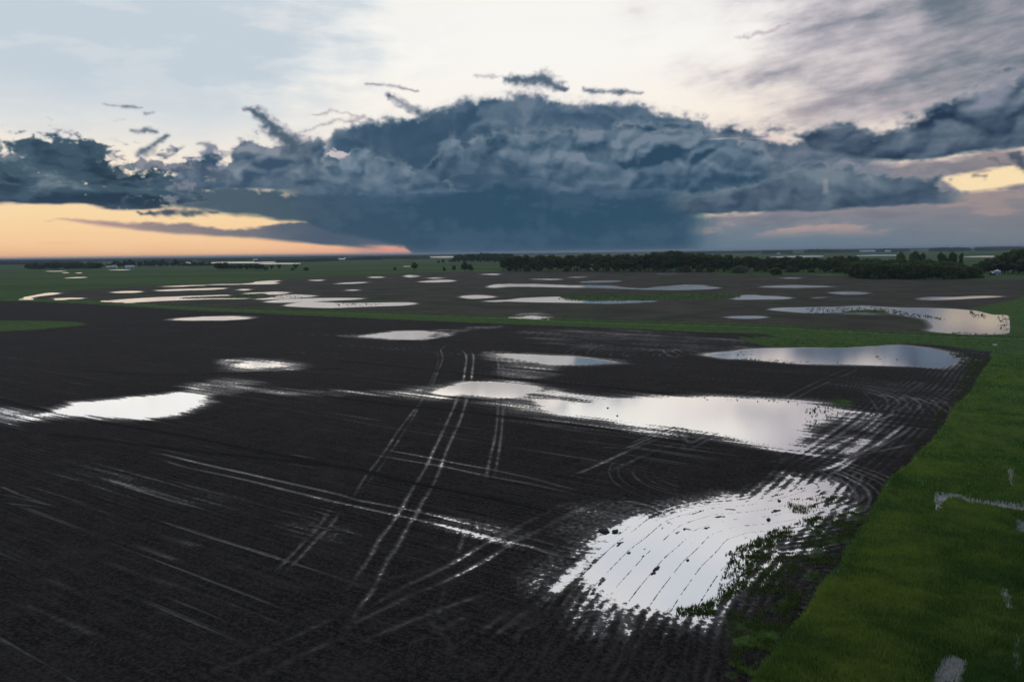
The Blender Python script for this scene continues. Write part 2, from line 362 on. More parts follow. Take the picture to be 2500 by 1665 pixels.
def catmull(p, n=8):
    p = np.asarray(p, float)
    if len(p) < 3: return p
    q = np.vstack([2*p[0]-p[1], p, 2*p[-1]-p[-2]]); out = []
    for i in range(1, len(q)-2):
        for t in np.linspace(0, 1, n, endpoint=False):
            a, b, c, d = q[i-1], q[i], q[i+1], q[i+2]
            out.append(.5*((2*b)+(-a+c)*t+(2*a-5*b+4*c-d)*t*t+(-a+3*b-3*c+d)*t**3))
    out.append(p[-1]); return np.array(out)
def smooth_poly(spec, n=4):
    p = wpts(spec); p = np.vstack([p, p[:1]])
    q = np.vstack([p[-2], p, p[1]]); out = []
    for i in range(1, len(q)-2):
        for t in np.linspace(0, 1, n, endpoint=False):
            a, b, c, d = q[i-1], q[i], q[i+1], q[i+2]
            m = (b+(c-b)*t); s = .5*((2*b)+(-a+c)*t+(2*a-5*b+4*c-d)*t*t+(-a+3*b-3*c+d)*t**3)
            out.append(m*.35+s*.65)
    return np.array(out)
def seg_dist(px, py, pl):
    best = np.full(px.shape, 1e18)
    for (x0, y0), (x1, y1) in zip(pl[:-1], pl[1:]):
        dx, dy = x1-x0, y1-y0; L = dx*dx+dy*dy+1e-12
        t = np.clip(((px-x0)*dx+(py-y0)*dy)/L, 0, 1)
        d = (px-x0-t*dx)**2+(py-y0-t*dy)**2; np.minimum(best, d, out=best)
    return np.sqrt(best)
def inside(px, py, pg):
    r = np.zeros(px.shape, bool); j = len(pg)-1
    for i in range(len(pg)):
        (xi, yi), (xj, yj) = pg[i], pg[j]
        if yi != yj:
            c = ((yi > py) != (yj > py)); r ^= c & (px < (xj-xi)*(py-yi)/(yj-yi)+xi)
        j = i
    return r
def bbox_sel(px, py, P_, pad):
    lo, hi = P_.min(0)-pad, P_.max(0)+pad
    return np.nonzero((px > lo[0]) & (px < hi[0]) & (py > lo[1]) & (py < hi[1]))[0]
def sdf(px, py, pg, pad):
    idx = bbox_sel(px, py, pg, pad)
    if len(idx) == 0: return idx, np.zeros(0)
    X, Y = px[idx], py[idx]
    d = seg_dist(X, Y, np.vstack([pg, pg[:1]])); s = inside(X, Y, pg)
    return idx, np.where(s, -d, d)

# direction of the drilled rows
RD = np.array([-sin(radians(59.0)), cos(radians(59.0))]); RN = np.array([RD[1], -RD[0]])
def fields(px, py):
    """noise fields that the soil and the tracks share (along row a, across row b)"""
    a = px*RD[0]+py*RD[1]; b = px*RN[0]+py*RN[1]
    return a, b
ra, rb_ = fields(gx_, gy_)
def seg_param(px, py, pl):
    best = np.full(px.shape, 1e18); S = np.zeros(px.shape); D = np.zeros(px.shape); acc = 0.
    for (x0, y0), (x1, y1) in zip(pl[:-1], pl[1:]):
        dx, dy = x1-x0, y1-y0; L = dx*dx+dy*dy+1e-12; l = L**.5
        t = np.clip(((px-x0)*dx+(py-y0)*dy)/L, 0, 1)
        d = (px-x0-t*dx)**2+(py-y0-t*dy)**2; m = d < best
        cr = ((px-x0)*dy-(py-y0)*dx)/l
        best = np.where(m, d, best); S = np.where(m, acc+t*l, S); D = np.where(m, cr, D); acc += l
    return S, np.sqrt(best)*np.sign(D)
# the headland round the near pond was drilled along its own curve
HC = catmull(wpts('P 1180,1665 1250,1590 1339,1464 1388,1410 1430,1370 1480,1325 1520,1297 1574,1257 1640,1235 1700,1222 1790,1214 1860,1200 1925,1180 1965,1150'), 4)
hreg = np.vstack([HC, wpts('P 2080,1120 2177,1221 2100,1300 2050,1340 1960,1450 1860,1660 1800,1700 1100,1700')])
hin = bbox_sel(gx_, gy_, hreg, 1); hin = hin[inside(gx_[hin], gy_[hin], hreg)]
S_, D_ = seg_param(gx_[hin], gy_[hin], HC)
ra[hin] = S_+300; rb_[hin] = D_+77.
HEAD = np.zeros(gx_.shape); HEAD[hin] = 1
lod = 1/(1+(SP/.5)**2)
streak = fbm(ra*.05, rb_*1.1, 1., 4, .55, 101)*(1/(1+(SP/1.6)**2))+fbm(ra*.02, rb_*.25, 1., 3, .5, 102)*.8
clod = fbm(gx_, gy_, 2.2, 3, .65, 103)*lod
mid = fbm(gx_, gy_, .12, 4, .5, 104)
large = fbm(gx_, gy_, .012, 4, .5, 105)

nsel = bbox_sel(gx_, gy_, HC, 14); NP = np.zeros(gx_.shape); NP[nsel] = 1-sst(seg_dist(gx_[nsel], gy_[nsel], HC), 4, 13)
wetf = fbm(ra*.022, rb_*1.15, 1., 3, .5, 120)+mid*.25+large*.35
ZB = .11
z = np.full(gx_.shape, ZB)-.058*sst(wetf, .30, .75)/(1+(SP/.9)**2)*(1-.85*HEAD)*(1-NP)+mid*.012+clod*.018+streak*.016*(1-.6*NP)
wet = np.zeros(gx_.shape)
exec_ponds = []
# (outline, bank slope, streak raggedness, depth)
PONDS = [
 # near field, ragged along the rows
 ('E 310,600 430,560 520,515 700,505 900,490 1080,465 1250,445 1380,455 1450,468 1380,500 1400,525 1330,560 1240,595 1100,620 940,628 760,620 600,610 450,610', .030, .055),
 ('E 1660,258 1750,235 1850,240 1990,262 1900,275 1800,278 1700,270', .014, .05),
 ('F 150,60 300,40 420,28 560,28 640,40 600,60 540,78 400,80 280,72', .020, .05),
 ('F 1050,185 1200,185 1400,192 1600,200 1750,215 1900,238 1800,250 1600,255 1450,262 1350,240 1200,215', .022, .05),
 ('F 640,440 780,405 900,380 1050,374 1200,382 1330,400 1400,420 1330,450 1250,480 1100,490 950,478 830,468 700,470', .030, .045),
 ('F 1330,500 1500,500 1660,530 1900,497 2150,482 G 0,478 200,480 400,485 600,495 850,512 1000,532 1120,560 1150,580 1050,620 960,650 900,690 830,740 790,790 900,820 860,858 760,850 640,820 480,780 300,745 150,715 0,690 F 2117,680 1700,628 1450,590', .028, .05),
 ('G 160,186 350,165 560,146 800,140 1100,140 1300,130 1500,120 1700,140 1850,180 1900,225 1850,255 1750,270 1600,262 1350,258 1050,250 800,245 600,230 450,215 300,208', .030, .02),
 ('Q3 1080,60 1180,90 1240,110 1300,84 1400,130 1432,190 1390,250 1330,300 1560,308 1588,368 1300,410 1150,490 950,600 850,650 650,760 600,900 560,1000 480,1150 350,1210 280,1290 60,1350 Q1 1800,1350 1700,1370 1550,1345 1400,1290 1200,1300 1080,1290 1000,1255 870,1260 862,1150 780,1120 700,1030 600,1000 505,1015 560,930 690,845 590,775 700,665 850,590 930,550 1050,490 1240,405 1340,440 1430,400 1560,350 1700,300 Q3 270,290 400,262 480,245 620,255 720,240 850,205 950,180 1060,160 1120,130 1125,95', .034, .018),
 ('E 1580,672 1750,655 1950,647 2150,645 2280,660 2200,672 2000,680 1750,680'.replace('E','A'), .02, .04),
]
NORTH = ['A 210,472 300,455 430,432 520,430 545,437 480,448 350,462 280,475 290,487 245,487', 'A 490,481 620,476 770,478 700,488 520,488',
 'A 1010,425 1120,416 1240,413 1295,421 1230,429 1080,431', 'A 1460,371 1700,364 2000,353 2300,344 B 0,330 100,322 240,319 180,333 230,345 150,351 0,353 A 2200,353 1900,361 1600,375',
 'A 1420,408 1600,398 1850,391 2020,386 2075,391 1950,401 1700,408 1500,414', 'A 2160,402 2230,396 2290,401 2230,409',
 'A 990,505 1100,492 1350,475 1600,465 1900,454 2060,450 2090,457 1900,463 1660,474 1640,483 1900,480 2240,481 2240,485 1900,489 1500,503 1250,516 1180,512',
 'A 2200,440 2300,430 B 100,426 200,420 325,428 220,446 140,446 100,434 0,437', 'B 0,485 130,479 250,454 380,446 570,458 450,472 300,482 100,492',
 'B 100,514 250,491 500,481 800,478 1015,482 900,493 700,502 450,512 250,520', 'B 280,548 400,519 550,513 800,524 1100,521 1400,518 1480,531 1350,546 1000,557 700,568 480,562',
 'B 490,318 570,311 640,311 600,321', 'B 740,346 900,335 1060,333 960,344 800,348', 'B 1035,289 1120,282 1195,288 1120,294', 'B 1370,274 1430,269 1495,275 1470,286 1410,289',
 'B 1570,296 1650,291 1740,296 1650,301', 'B 1500,331 1620,317 1760,312 1840,322 1760,332 1600,335', 'B 830,407 900,402 965,406 900,411', 'B 2080,262 2160,256 2250,261 2200,267',
 'B 2130,378 2200,354 2300,351 C 0,386 100,388 250,388 380,393 600,401 750,400 920,401 1000,413 1150,427 1290,427 1400,411 1630,408 1800,410 1928,423 1800,435 1550,442 1300,440 1100,433 800,422 500,418 380,415 200,412 0,412 B 2200,384',
 'B 1880,467 1960,454 2080,452 2205,467 2120,479 1980,484', 'B 2090,508 2200,501 2355,495 2355,505 2200,512',
 'C -30,543 100,519 300,509 470,505 560,530 800,540 1000,536 1150,536 1350,546 1100,560 900,566 600,558 300,554 100,549',
 'C 2130,492 2250,488 D 0,488 120,491 260,505 200,517 0,519 C 2200,530 2050,526', 'C 215,345 350,339 515,344 400,350', 'C 540,327 640,320 720,323 640,329',
 'C 665,371 780,359 980,357 1025,363 900,372 740,376', 'C 1515,402 1600,396 1700,396 1795,400 1790,406 1600,406', 'C 1990,692 2100,683 2200,681 2300,683 2355,690 2250,702 2120,703',
 'C 90,692 220,678 300,686 390,696 200,699', 'D 180,328 260,322 345,327 280,334', 'D -20,406 150,396 300,392 480,397 645,404 500,411 250,415 80,412',
 'D 615,461 720,451 850,452 955,462 870,474 740,475', 'D 1410,519 1480,501 1600,499 1750,499 1900,491 2050,488 2175,495 2000,505 1850,513 1700,521 1520,526',
 'D 70,612 150,597 400,591 700,587 900,577 1050,586 1250,594 1500,597 1700,604 1900,619 2000,640 2080,658 2215,665 2222,820 2100,831 1900,837 1700,827 1500,802 1545,770 1490,705 1350,676 1180,650 1080,618 950,612 820,618 700,635 560,642 400,641 200,626',
 'D 480,505 560,502 480,509', 'C 1380,296 1440,291 1500,294 1440,299', 'D 500,300 620,297 740,301 600,304',
 'A 395,233 500,229 625,233 500,238', 'A 575,296 700,287 808,288 720,296', 'A 975,222 1100,217 1215,220 1100,225', 'A 555,248 600,244 640,248 600,251', 'A 680,250 720,245 760,249 720,253',
 'A 1655,166 1700,153 1745,151 1760,160 1720,166', 'A 1900,160 1980,150 2355,147 B 195,146 195,155 0,159 A 2000,158', 'B 40,164 250,157 418,158 400,168 100,169', 'B 735,117 885,111 885,121 760,123',
 'B 1262,109 1425,102 1425,112 1270,115', 'B 1595,102 1812,97 1812,109 1620,108', 'D 75,134 300,128 540,126 540,137 300,141 130,142', 'D 850,124 1000,119 1225,118 1225,128 1000,129 860,131', 'D 1805,136 1950,129 2120,128 2120,138 1950,141 1840,141',
 'a7 -40,312 85,306 90,326 -40,328', 'B 1350,188 1420,186 1440,190 1380,192']
Zw = np.full(gx_.shape, 9.)
for spec, slope, rag in PONDS:
    pg = smooth_poly(spec); idx, d = sdf(gx_, gy_, pg, 14)
    if len(idx) == 0: continue
    zz = np.maximum(d*slope, -.16)+streak[idx]*rag*np.exp(-np.abs(d)/9.)+clod[idx]*.035+mid[idx]*.02
    Zw[idx] = np.minimum(Zw[idx], zz)
for spec in NORTH:
    pg = smooth_poly(spec, 3); dist = np.abs(pg).mean(0)[1] if len(pg) else 100
    ext = pg.max(0)-pg.min(0); pad = 6+.02*dist
    idx, d = sdf(gx_, gy_, pg, pad)
    if len(idx) == 0: continue
    w = .006*dist/10
    zz = np.clip(d/(1+.004*dist)*.07, -.2, .5)+mid[idx]*.012
    Zw[idx] = np.minimum(Zw[idx], zz)

# half drowned areas: soil just around water level, streaks of water between the rows
WETZ = [('F 1250,478 1400,440 1700,484 2000,492 2300,520 2300,700 2000,672 1700,634 1500,600 1350,575 1150,515', .004, .05, 2.5),
 ('F 380,455 560,430 760,410 760,475 640,490 450,475', .012, .05, 2.), ('F -60,440 200,440 480,452 480,480 200,470 -60,462', .03, .06, 1.),
 ('E 1330,405 1500,375 1680,395 1740,430 1600,455 1400,440', .018, .055, 2.), ('E 1740,415 2050,430 2355,455 2355,478 2050,460 1740,442', .03, .055, 1.),
 ('E -100,570 150,560 340,575 400,612 200,640 -100,615', .042, .06, 2.), ('E 1560,225 1800,215 2080,250 2020,290 1800,300 1600,285', .03, .05, 2.),
 ('F 640,20 900,0 1100,-10 1100,0 900,18 700,50', .042, .05, 1.5), ('F 0,50 150,50 260,75 150,80 0,62', .04, .05, 1.), ('F 560,30 700,30 760,55 640,75 560,85', .018, .05, 1.),
 ('F 1060,190 1350,240 1480,262 1450,285 1300,275 1150,235', .02, .05, 2.), ('F 1180,170 1000,170 1040,200 1180,215', .02, .05, 1.), ('F 1120,280 1450,315 1480,335 1200,350 1130,330', .035, .05, 1.5),
 ('F 1400,405 1650,480 1500,500 1380,470', .01, .05, 1.), ('G 820,660 1000,620 1200,580 1330,610 1320,720 1180,850 1000,880 870,850', .042, .03, 1.5),
 ('Q1 200,1070 300,940 430,800 590,750 700,850 560,930 500,1020 420,1090 340,1200', .030, .014, 1.2), ('Q1 590,380 760,310 1000,290 1240,400 1040,500 860,590 700,660 600,600 400,560', .040, .014, 1.5),
 ('Q1 500,1020 700,1000 870,1150 870,1350 820,1500 700,1400 560,1250 520,1150', .030, .016, 1.2), ('Q1 860,1250 1100,1280 1500,1280 1900,1340 1850,1420 1500,1390 1080,1480 860,1420', .034, .045, 1.2),
 ('Q1 1340,320 1600,260 1850,240 1850,300 1560,350 1430,380', .03, .015, 1.), ('Q3 850,130 1120,90 1130,140 950,190 800,215', .02, .03, .6),
 ('Q3 560,1000 900,800 1000,620 1400,430 1560,380 1500,480 1300,640 1100,900 850,1150 600,1350 350,1320', .045, .03, 1.5),
 ('C 80,670 250,650 420,690 260,700', .03, .05, 2.), ('D 650,625 780,600 1050,620 1000,655 760,650', .02, .03, 4.),
 ('E 350,1060 700,1030 1250,1120 1450,1180 1100,1215 600,1150', .080, .05, 5.),('I 720,150 960,140 1250,230 1100,270 850,210', .05, .04, 2.),
 ('H 2080,60 2280,150 2340,240 2100,260 1900,200 2060,150', .072, .04, 2.),('C 150,810 1100,810 2300,930 2300,972 900,972 300,900', .065, .045, 6.)]
for spec, zc, rag, soft in WETZ:
    pg = smooth_poly(spec, 3); idx, d = sdf(gx_, gy_, pg, soft*3)
    if len(idx) == 0: continue
    zz = zc+.014+np.maximum(d, 0)/soft*.035+streak[idx]*rag+clod[idx]*.045+mid[idx]*.02
    Zw[idx] = np.minimum(Zw[idx], np.maximum(zz, -.05))
k = .02                                                       # smooth minimum
h = np.clip(.5+.5*(z-Zw)/k, 0, 1); z = z*(1-h)+Zw*h-k*h*(1-h)

# row relief
rowd = np.sin(rb_*2*pi/.76+mid*.8)*lod
z += rowd*.015*(1-.75*NP)*(1-.6*HEAD)
# ---- grass boundaries
NEARG = 'G 2400,120 2150,170 2130,220 2050,330 2000,430 1880,550 1800,680 1700,800 1600,900 1500,1000 1430,1060 1380,1150 1340,1234 J 1330,60 1260,190 1150,330 1110,450 1020,540 930,640 830,800 740,930 640,1070 540,1220 500,1300 300,1600'
bl_ = wpts(NEARG)
g_edge = catmull(bl_, 5)
right_poly = np.vstack([g_edge, [[60, 10]], [[400, 10]], [[1200, 160]]])
green = np.zeros(gx_.shape); gh = np.zeros(gx_.shape)
motn = fbm(gx_, gy_, .42, 4, .6, 113)
def add_green(pg, soft, wob=1., h=0., k=1., mot=False):
    idx, d = sdf(gx_, gy_, pg, 6*soft+wob*3)
    d = d+mid[idx]*wob*.6+clod[idx]*.25*wob
    m = (1-sst(d, -soft, soft))*k
    if mot: m = m*sst(motn[idx], .0, .35)*.75
    green[idx] = np.maximum(green[idx], m)
    if h: gh[idx] = np.maximum(gh[idx], h*(1-sst(d, -soft*1.2, soft*.1)))
add_green(right_poly, .35, .5, .45)
# strip between the two fields (two grassy banks with a ditch line)
ST_T = 'A -300,480 0,483 700,490 1200,515 1600,545 2355,577 B 700,590 1000,600 1700,625 2355,641 C 600,708 1200,727 2355,757 D 500,778 1000,800 1600,822 2355,850 2600,860'
ST_B = 'A -300,498 0,505 500,520 1000,545 1700,590 2355,618 B 700,650 1500,685 2355,720 C 600,778 1200,802 1800,832 2355,852 D 300,930 G 400,64 560,120 800,132 1200,134 1500,112 1700,120 2000,150 2150,172 2500,180'
stT, stB = catmull(wpts(ST_T), 3), catmull(wpts(ST_B), 3)
add_green(np.vstack([stT, stB[::-1]]), .5, .8, .35)
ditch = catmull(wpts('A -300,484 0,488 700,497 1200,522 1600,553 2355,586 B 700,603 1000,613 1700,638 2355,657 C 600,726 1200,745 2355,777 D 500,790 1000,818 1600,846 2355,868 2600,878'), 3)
lane = catmull(wpts('A -300,488 0,492 700,503 1200,528 1600,560 2355,593 B 700,611 1000,622 1700,648 2355,668 C 600,738 1200,757 2355,788 D 500,800 1000,830 1600,858 2355,880 2600,890'), 3)
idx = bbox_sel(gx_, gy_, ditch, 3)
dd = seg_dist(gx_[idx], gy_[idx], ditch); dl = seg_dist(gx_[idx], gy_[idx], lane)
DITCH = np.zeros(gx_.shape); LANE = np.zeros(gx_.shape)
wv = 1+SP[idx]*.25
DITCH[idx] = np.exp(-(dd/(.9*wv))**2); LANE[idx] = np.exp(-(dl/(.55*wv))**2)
# far greens beyond the north field
FAR = 'A -600,487 0,486 210,474 430,428 700,406 1100,379 1450,366 2000,347 2300,338 B 250,304 750,288 1400,249 1700,241 2240,237 C 0,263 1000,272 1900,277 2355,283 D 500,300 720,318 1300,336 2000,345 2355,342 2700,342'
fl = catmull(wpts(FAR), 3)
far_poly = np.vstack([fl, [[90000, 9000]], [[90000, 200000]], [[-90000, 200000]], [[-90000, 9000]]])
add_green(far_poly, 2.5, 3., .25)
# far right bank of the big pond
add_green(wpts('D 1860,600 2100,560 2355,505 2700,480 2700,870 2355,850 2200,838 2100,832 2225,818 2215,665 2080,655'), 1.2, 1.5, .4)
for spec, k in [('A -300,692 0,688 400,688 700,700 770,722 600,745 300,768 0,786 -300,790', .95), ('C 450,528 500,502 900,487 1300,482 2000,480 2150,500 2050,518 1700,525 1300,537 1100,546 900,548 600,540', 1.),
                ('D 700,622 850,600 1040,598 1140,640 1080,650 900,636 760,640', .7), ('G 1020,520 1080,495 1160,500 1170,520 1130,540 1060,540', .5), ('C 20,403 120,399 300,401 385,405 350,413 200,411 60,413', .95),
                ('B 600,500 900,495 1250,500 1400,515 1000,520', .45), ('A 1620,474 1850,466 2050,462 2200,455 2355,442 B 100,440 130,455 40,470 A 2200,478 1900,478 1680,482', .85), ('B 120,468 300,474 330,486 160,482', .3),
                ('C 1880,283 2100,279 2355,285 D 250,285 250,305 D 0,303 C 2200,300 1950,300', .9), ('J 780,160 1000,110 1080,150 900,260 760,330 700,300', .65), ('J 560,480 660,490 620,560 540,600 480,560', .75),
                ('J 330,940 420,840 600,760 760,620 900,600 760,860 640,1060 520,1260 420,1260 350,1080', .95), ('J 1000,200 1180,80 1290,60 1180,260 1060,430 900,620 820,640 860,500', .55), ('J 220,760 330,690 420,640 470,680 340,800', .6),
                ('G 520,60 900,90 1200,120 1150,134 800,132 560,125', .9), ('B -20,1 ,1'.replace(' ,1',' 0,1'), 0.) ]:
    if k: add_green(smooth_poly(spec, 3), .5+.004*np.abs(wpts(spec)[:, 1]).mean(), 1.+.004*wpts(spec)[:, 1].mean(), 0., k, mot=spec[0] == 'J')
tuft = fbm(gx_, gy_, .55, 4, .6, 111); hum = fbm(gx_, gy_, .16, 4, .5, 112)
gnear = (1/(1+(SP/.8)**2))
NORTHF = sst(gy_-np.interp(gx_, stT[:, 0], stT[:, 1]), 0, 4)
LK = sst(Zw, .03, .22)
RANK = np.zeros(gx_.shape); EDGE = np.zeros(gx_.shape)
idx, d = sdf(gx_, gy_, right_poly, 1); RANK[idx] = sst(-d+mid[idx]*3, 9, 16)*sst(gy_[idx], 120, 95); EDGE[idx] = sst(-d, .2, 2.)*sst(-d, 9, 5)
z = z+(gh*(.8+.28*hum)*(.30+.70*gnear)+green*(.10*tuft*gnear+.06))*LK
z -= DITCH*.40*green; z -= LANE*.08
z = np.where((DITCH+LANE > .03) & (LK > .5), np.maximum(z, .12), z)
# water standing in the grass margin
PUD = np.zeros(gx_.shape)
for spec, zc in [('Q4 560,160 640,168 740,178 880,228 1100,236 1300,262 1300,318 1100,300 950,270 820,250 750,215 660,207 600,222 600,260 565,312 575,250', -.05), ('Q4 540,1600 600,1450 690,1395 780,1430 730,1600', -.03), ('Q4 1180,380 1240,400 1240,490 1185,480 1205,440', -.03)]:
    pg = wpts(spec); idx, d = sdf(gx_, gy_, pg, 5)
    k_ = 1-sst(d, -.1, 1.6); z[idx] = z[idx]*(1-k_)+k_*(zc-.04+tuft[idx]*.07+clod[idx]*.07+np.maximum(d, 0)*.25); PUD[idx] = np.maximum(PUD[idx], 1-sst(d, -.2, .6))
# ---- wheel tracks : (polyline, width m, depth)
TR = []
def T(spec, w=.42, dep=.085): TR.append((catmull(wpts(spec), 6), w, dep))
T('E 1040,860 1090,870 1450,955 1750,1020 2100,1100 2355,1160 I 100,0 420,60 700,120 980,195 1300,265 1550,325 1750,350 1850,355', .38, .095)
T('E 1060,900 1100,910 1300,970 1700,1055 2000,1130 2355,1215 I 330,95 600,155 880,225 1100,280 1300,320 1500,380 1720,405', .38, .105)
T('F 180,838 450,872 800,940 1050,985 1350,1050 1500,1090 1700,1145', .4, .09); T('F 150,862 400,910 700,960 1000,1025 1350,1090 1620,1155', .4, .09)
T('F 745,118 700,155 712,215 680,300 645,385 610,440 540,540 470,630 400,720 330,830 250,940 180,1030 100,1160 60,1230', .33, .075)
T('F 672,160 680,240 640,350 600,440 575,500 520,600 450,710 400,790 340,880 280,970 200,1070 120,1160', .3, .06)
T('F 840,150 875,200 865,300 850,385 815,480 790,550 740,660 690,770 650,850 600,960 540,1060 I 460,0 430,60 350,180 270,280 220,380 160,470 90,570 0,700', .38, .092)
T('F 900,160 925,200 915,320 905,390 880,490 860,560 830,650 780,760 740,850 700,960 660,1060 600,1170 I 580,0 530,100 480,170 400,320 330,420 280,520 220,640 165,710 90,830 20,960', .38, .092)
T('F 1050,150 1090,210 1100,300 1100,380 1098,480 1090,640 1070,780 1045,880 1020,1000 1000,1080', .33, .08)
T('F 1125,250 1130,380 1135,480 1125,640 1115,760 1095,900 1070,1040', .33, .08)
T('F 60,1230 H 2345,10 2260,110 2180,220 2100,300 1960,450 1860,560', .33, .085); T('I 60,60 H 2355,90 2290,180 2200,270 2060,420 1960,520', .33, .085)
for s_ in ['H 2160,75 2290,115', 'H 2105,150 2250,200 2345,215', 'H 1960,195 2150,247', 'H 1960,232 2130,272', 'H 2200,55 2320,90', 'H 2140,120 2200,140']: T(s_, .26, .08)
T('I 885,190 850,280 820,370', .3, .07); T('I 960,150 930,290', .3, .05); T('I 720,620 690,740 640,830', .35, .05); T('I 620,770 740,850 860,920', .5, .05)
T('I 1600,20 1560,30 1330,140 1170,230 1060,280 900,370 780,440 600,530 380,640 200,760', .42, .085)
T('I 1850,0 1700,60 1600,100 1440,180 1300,250 1190,300 1060,390 900,480 700,580 560,650 420,740', .42, .085)
T('I 1640,450 1500,600 1440,680', .55, .10); T('I 1600,380 1700,300 1850,230 2080,110', .5, .09)
T('G 1180,270 1100,300 900,390 700,490', .42, .07); T('G 1240,270 1170,310 1000,380 780,490', .42, .07); T('G 600,398 480,440 380,485', .3, .06); T('G 630,405 500,450 430,485', .3, .06)
T('G 300,680 180,740 60,790 F 2355,700 2200,770 2050,830 1900,900 1700,990 1500,1060', .45, .075); T('G 380,690 260,740 150,790 40,850 F 2355,800 2150,870 1950,960 1750,1040', .45, .06)
T('F 2355,660 2250,700 2120,760 1980,815', .4, .085); T('F 2355,690 2260,720 2120,780 1950,850', .4, .085)
# thin wet lines along the rows
for s_ in ['F 100,455 500,482 900,522 1300,562 1700,602 2240,690', 'F 1100,540 1600,622 2200,697', 'F 1490,695 1900,750 2100,770', 'F 1500,705 1800,745', 'F -200,120 200,135 400,155 850,185 1100,190', 'F 1120,285 1450,318', 'F 1130,300 1380,322',
           'E 60,1130 200,1180 420,1248', 'E 0,1100 130,1150', 'E 170,1090 400,1160 680,1245', 'E 650,1030 900,1100 1200,1210', 'E 900,1010 1200,1090 1400,1165', 'E 2010,880 2210,912', 'E 1990,940 2200,975', 'E 1740,405 2355,458', 'E 1700,432 2355,488',
           'H 0,-40 180,0 420,60', 'H 470,0 640,60 830,120', 'H 0,20 340,60', 'H 2100,170 2250,200', 'H 1980,200 2150,250', 'H 1970,230 2120,270', 'F 1350,420 1700,470 2000,490', 'F 1800,828 1990,840', 'F 0,110 350,140 700,165', 'E 1900,40 2355,55', 'E 1980,170 2355,190',
           'F 1650,75 1900,80 2080,80', 'G -200,135 50,110 150,105', 'G 860,290 950,295', 'B 1100,60'][:-1]: T(s_, .24, .075)
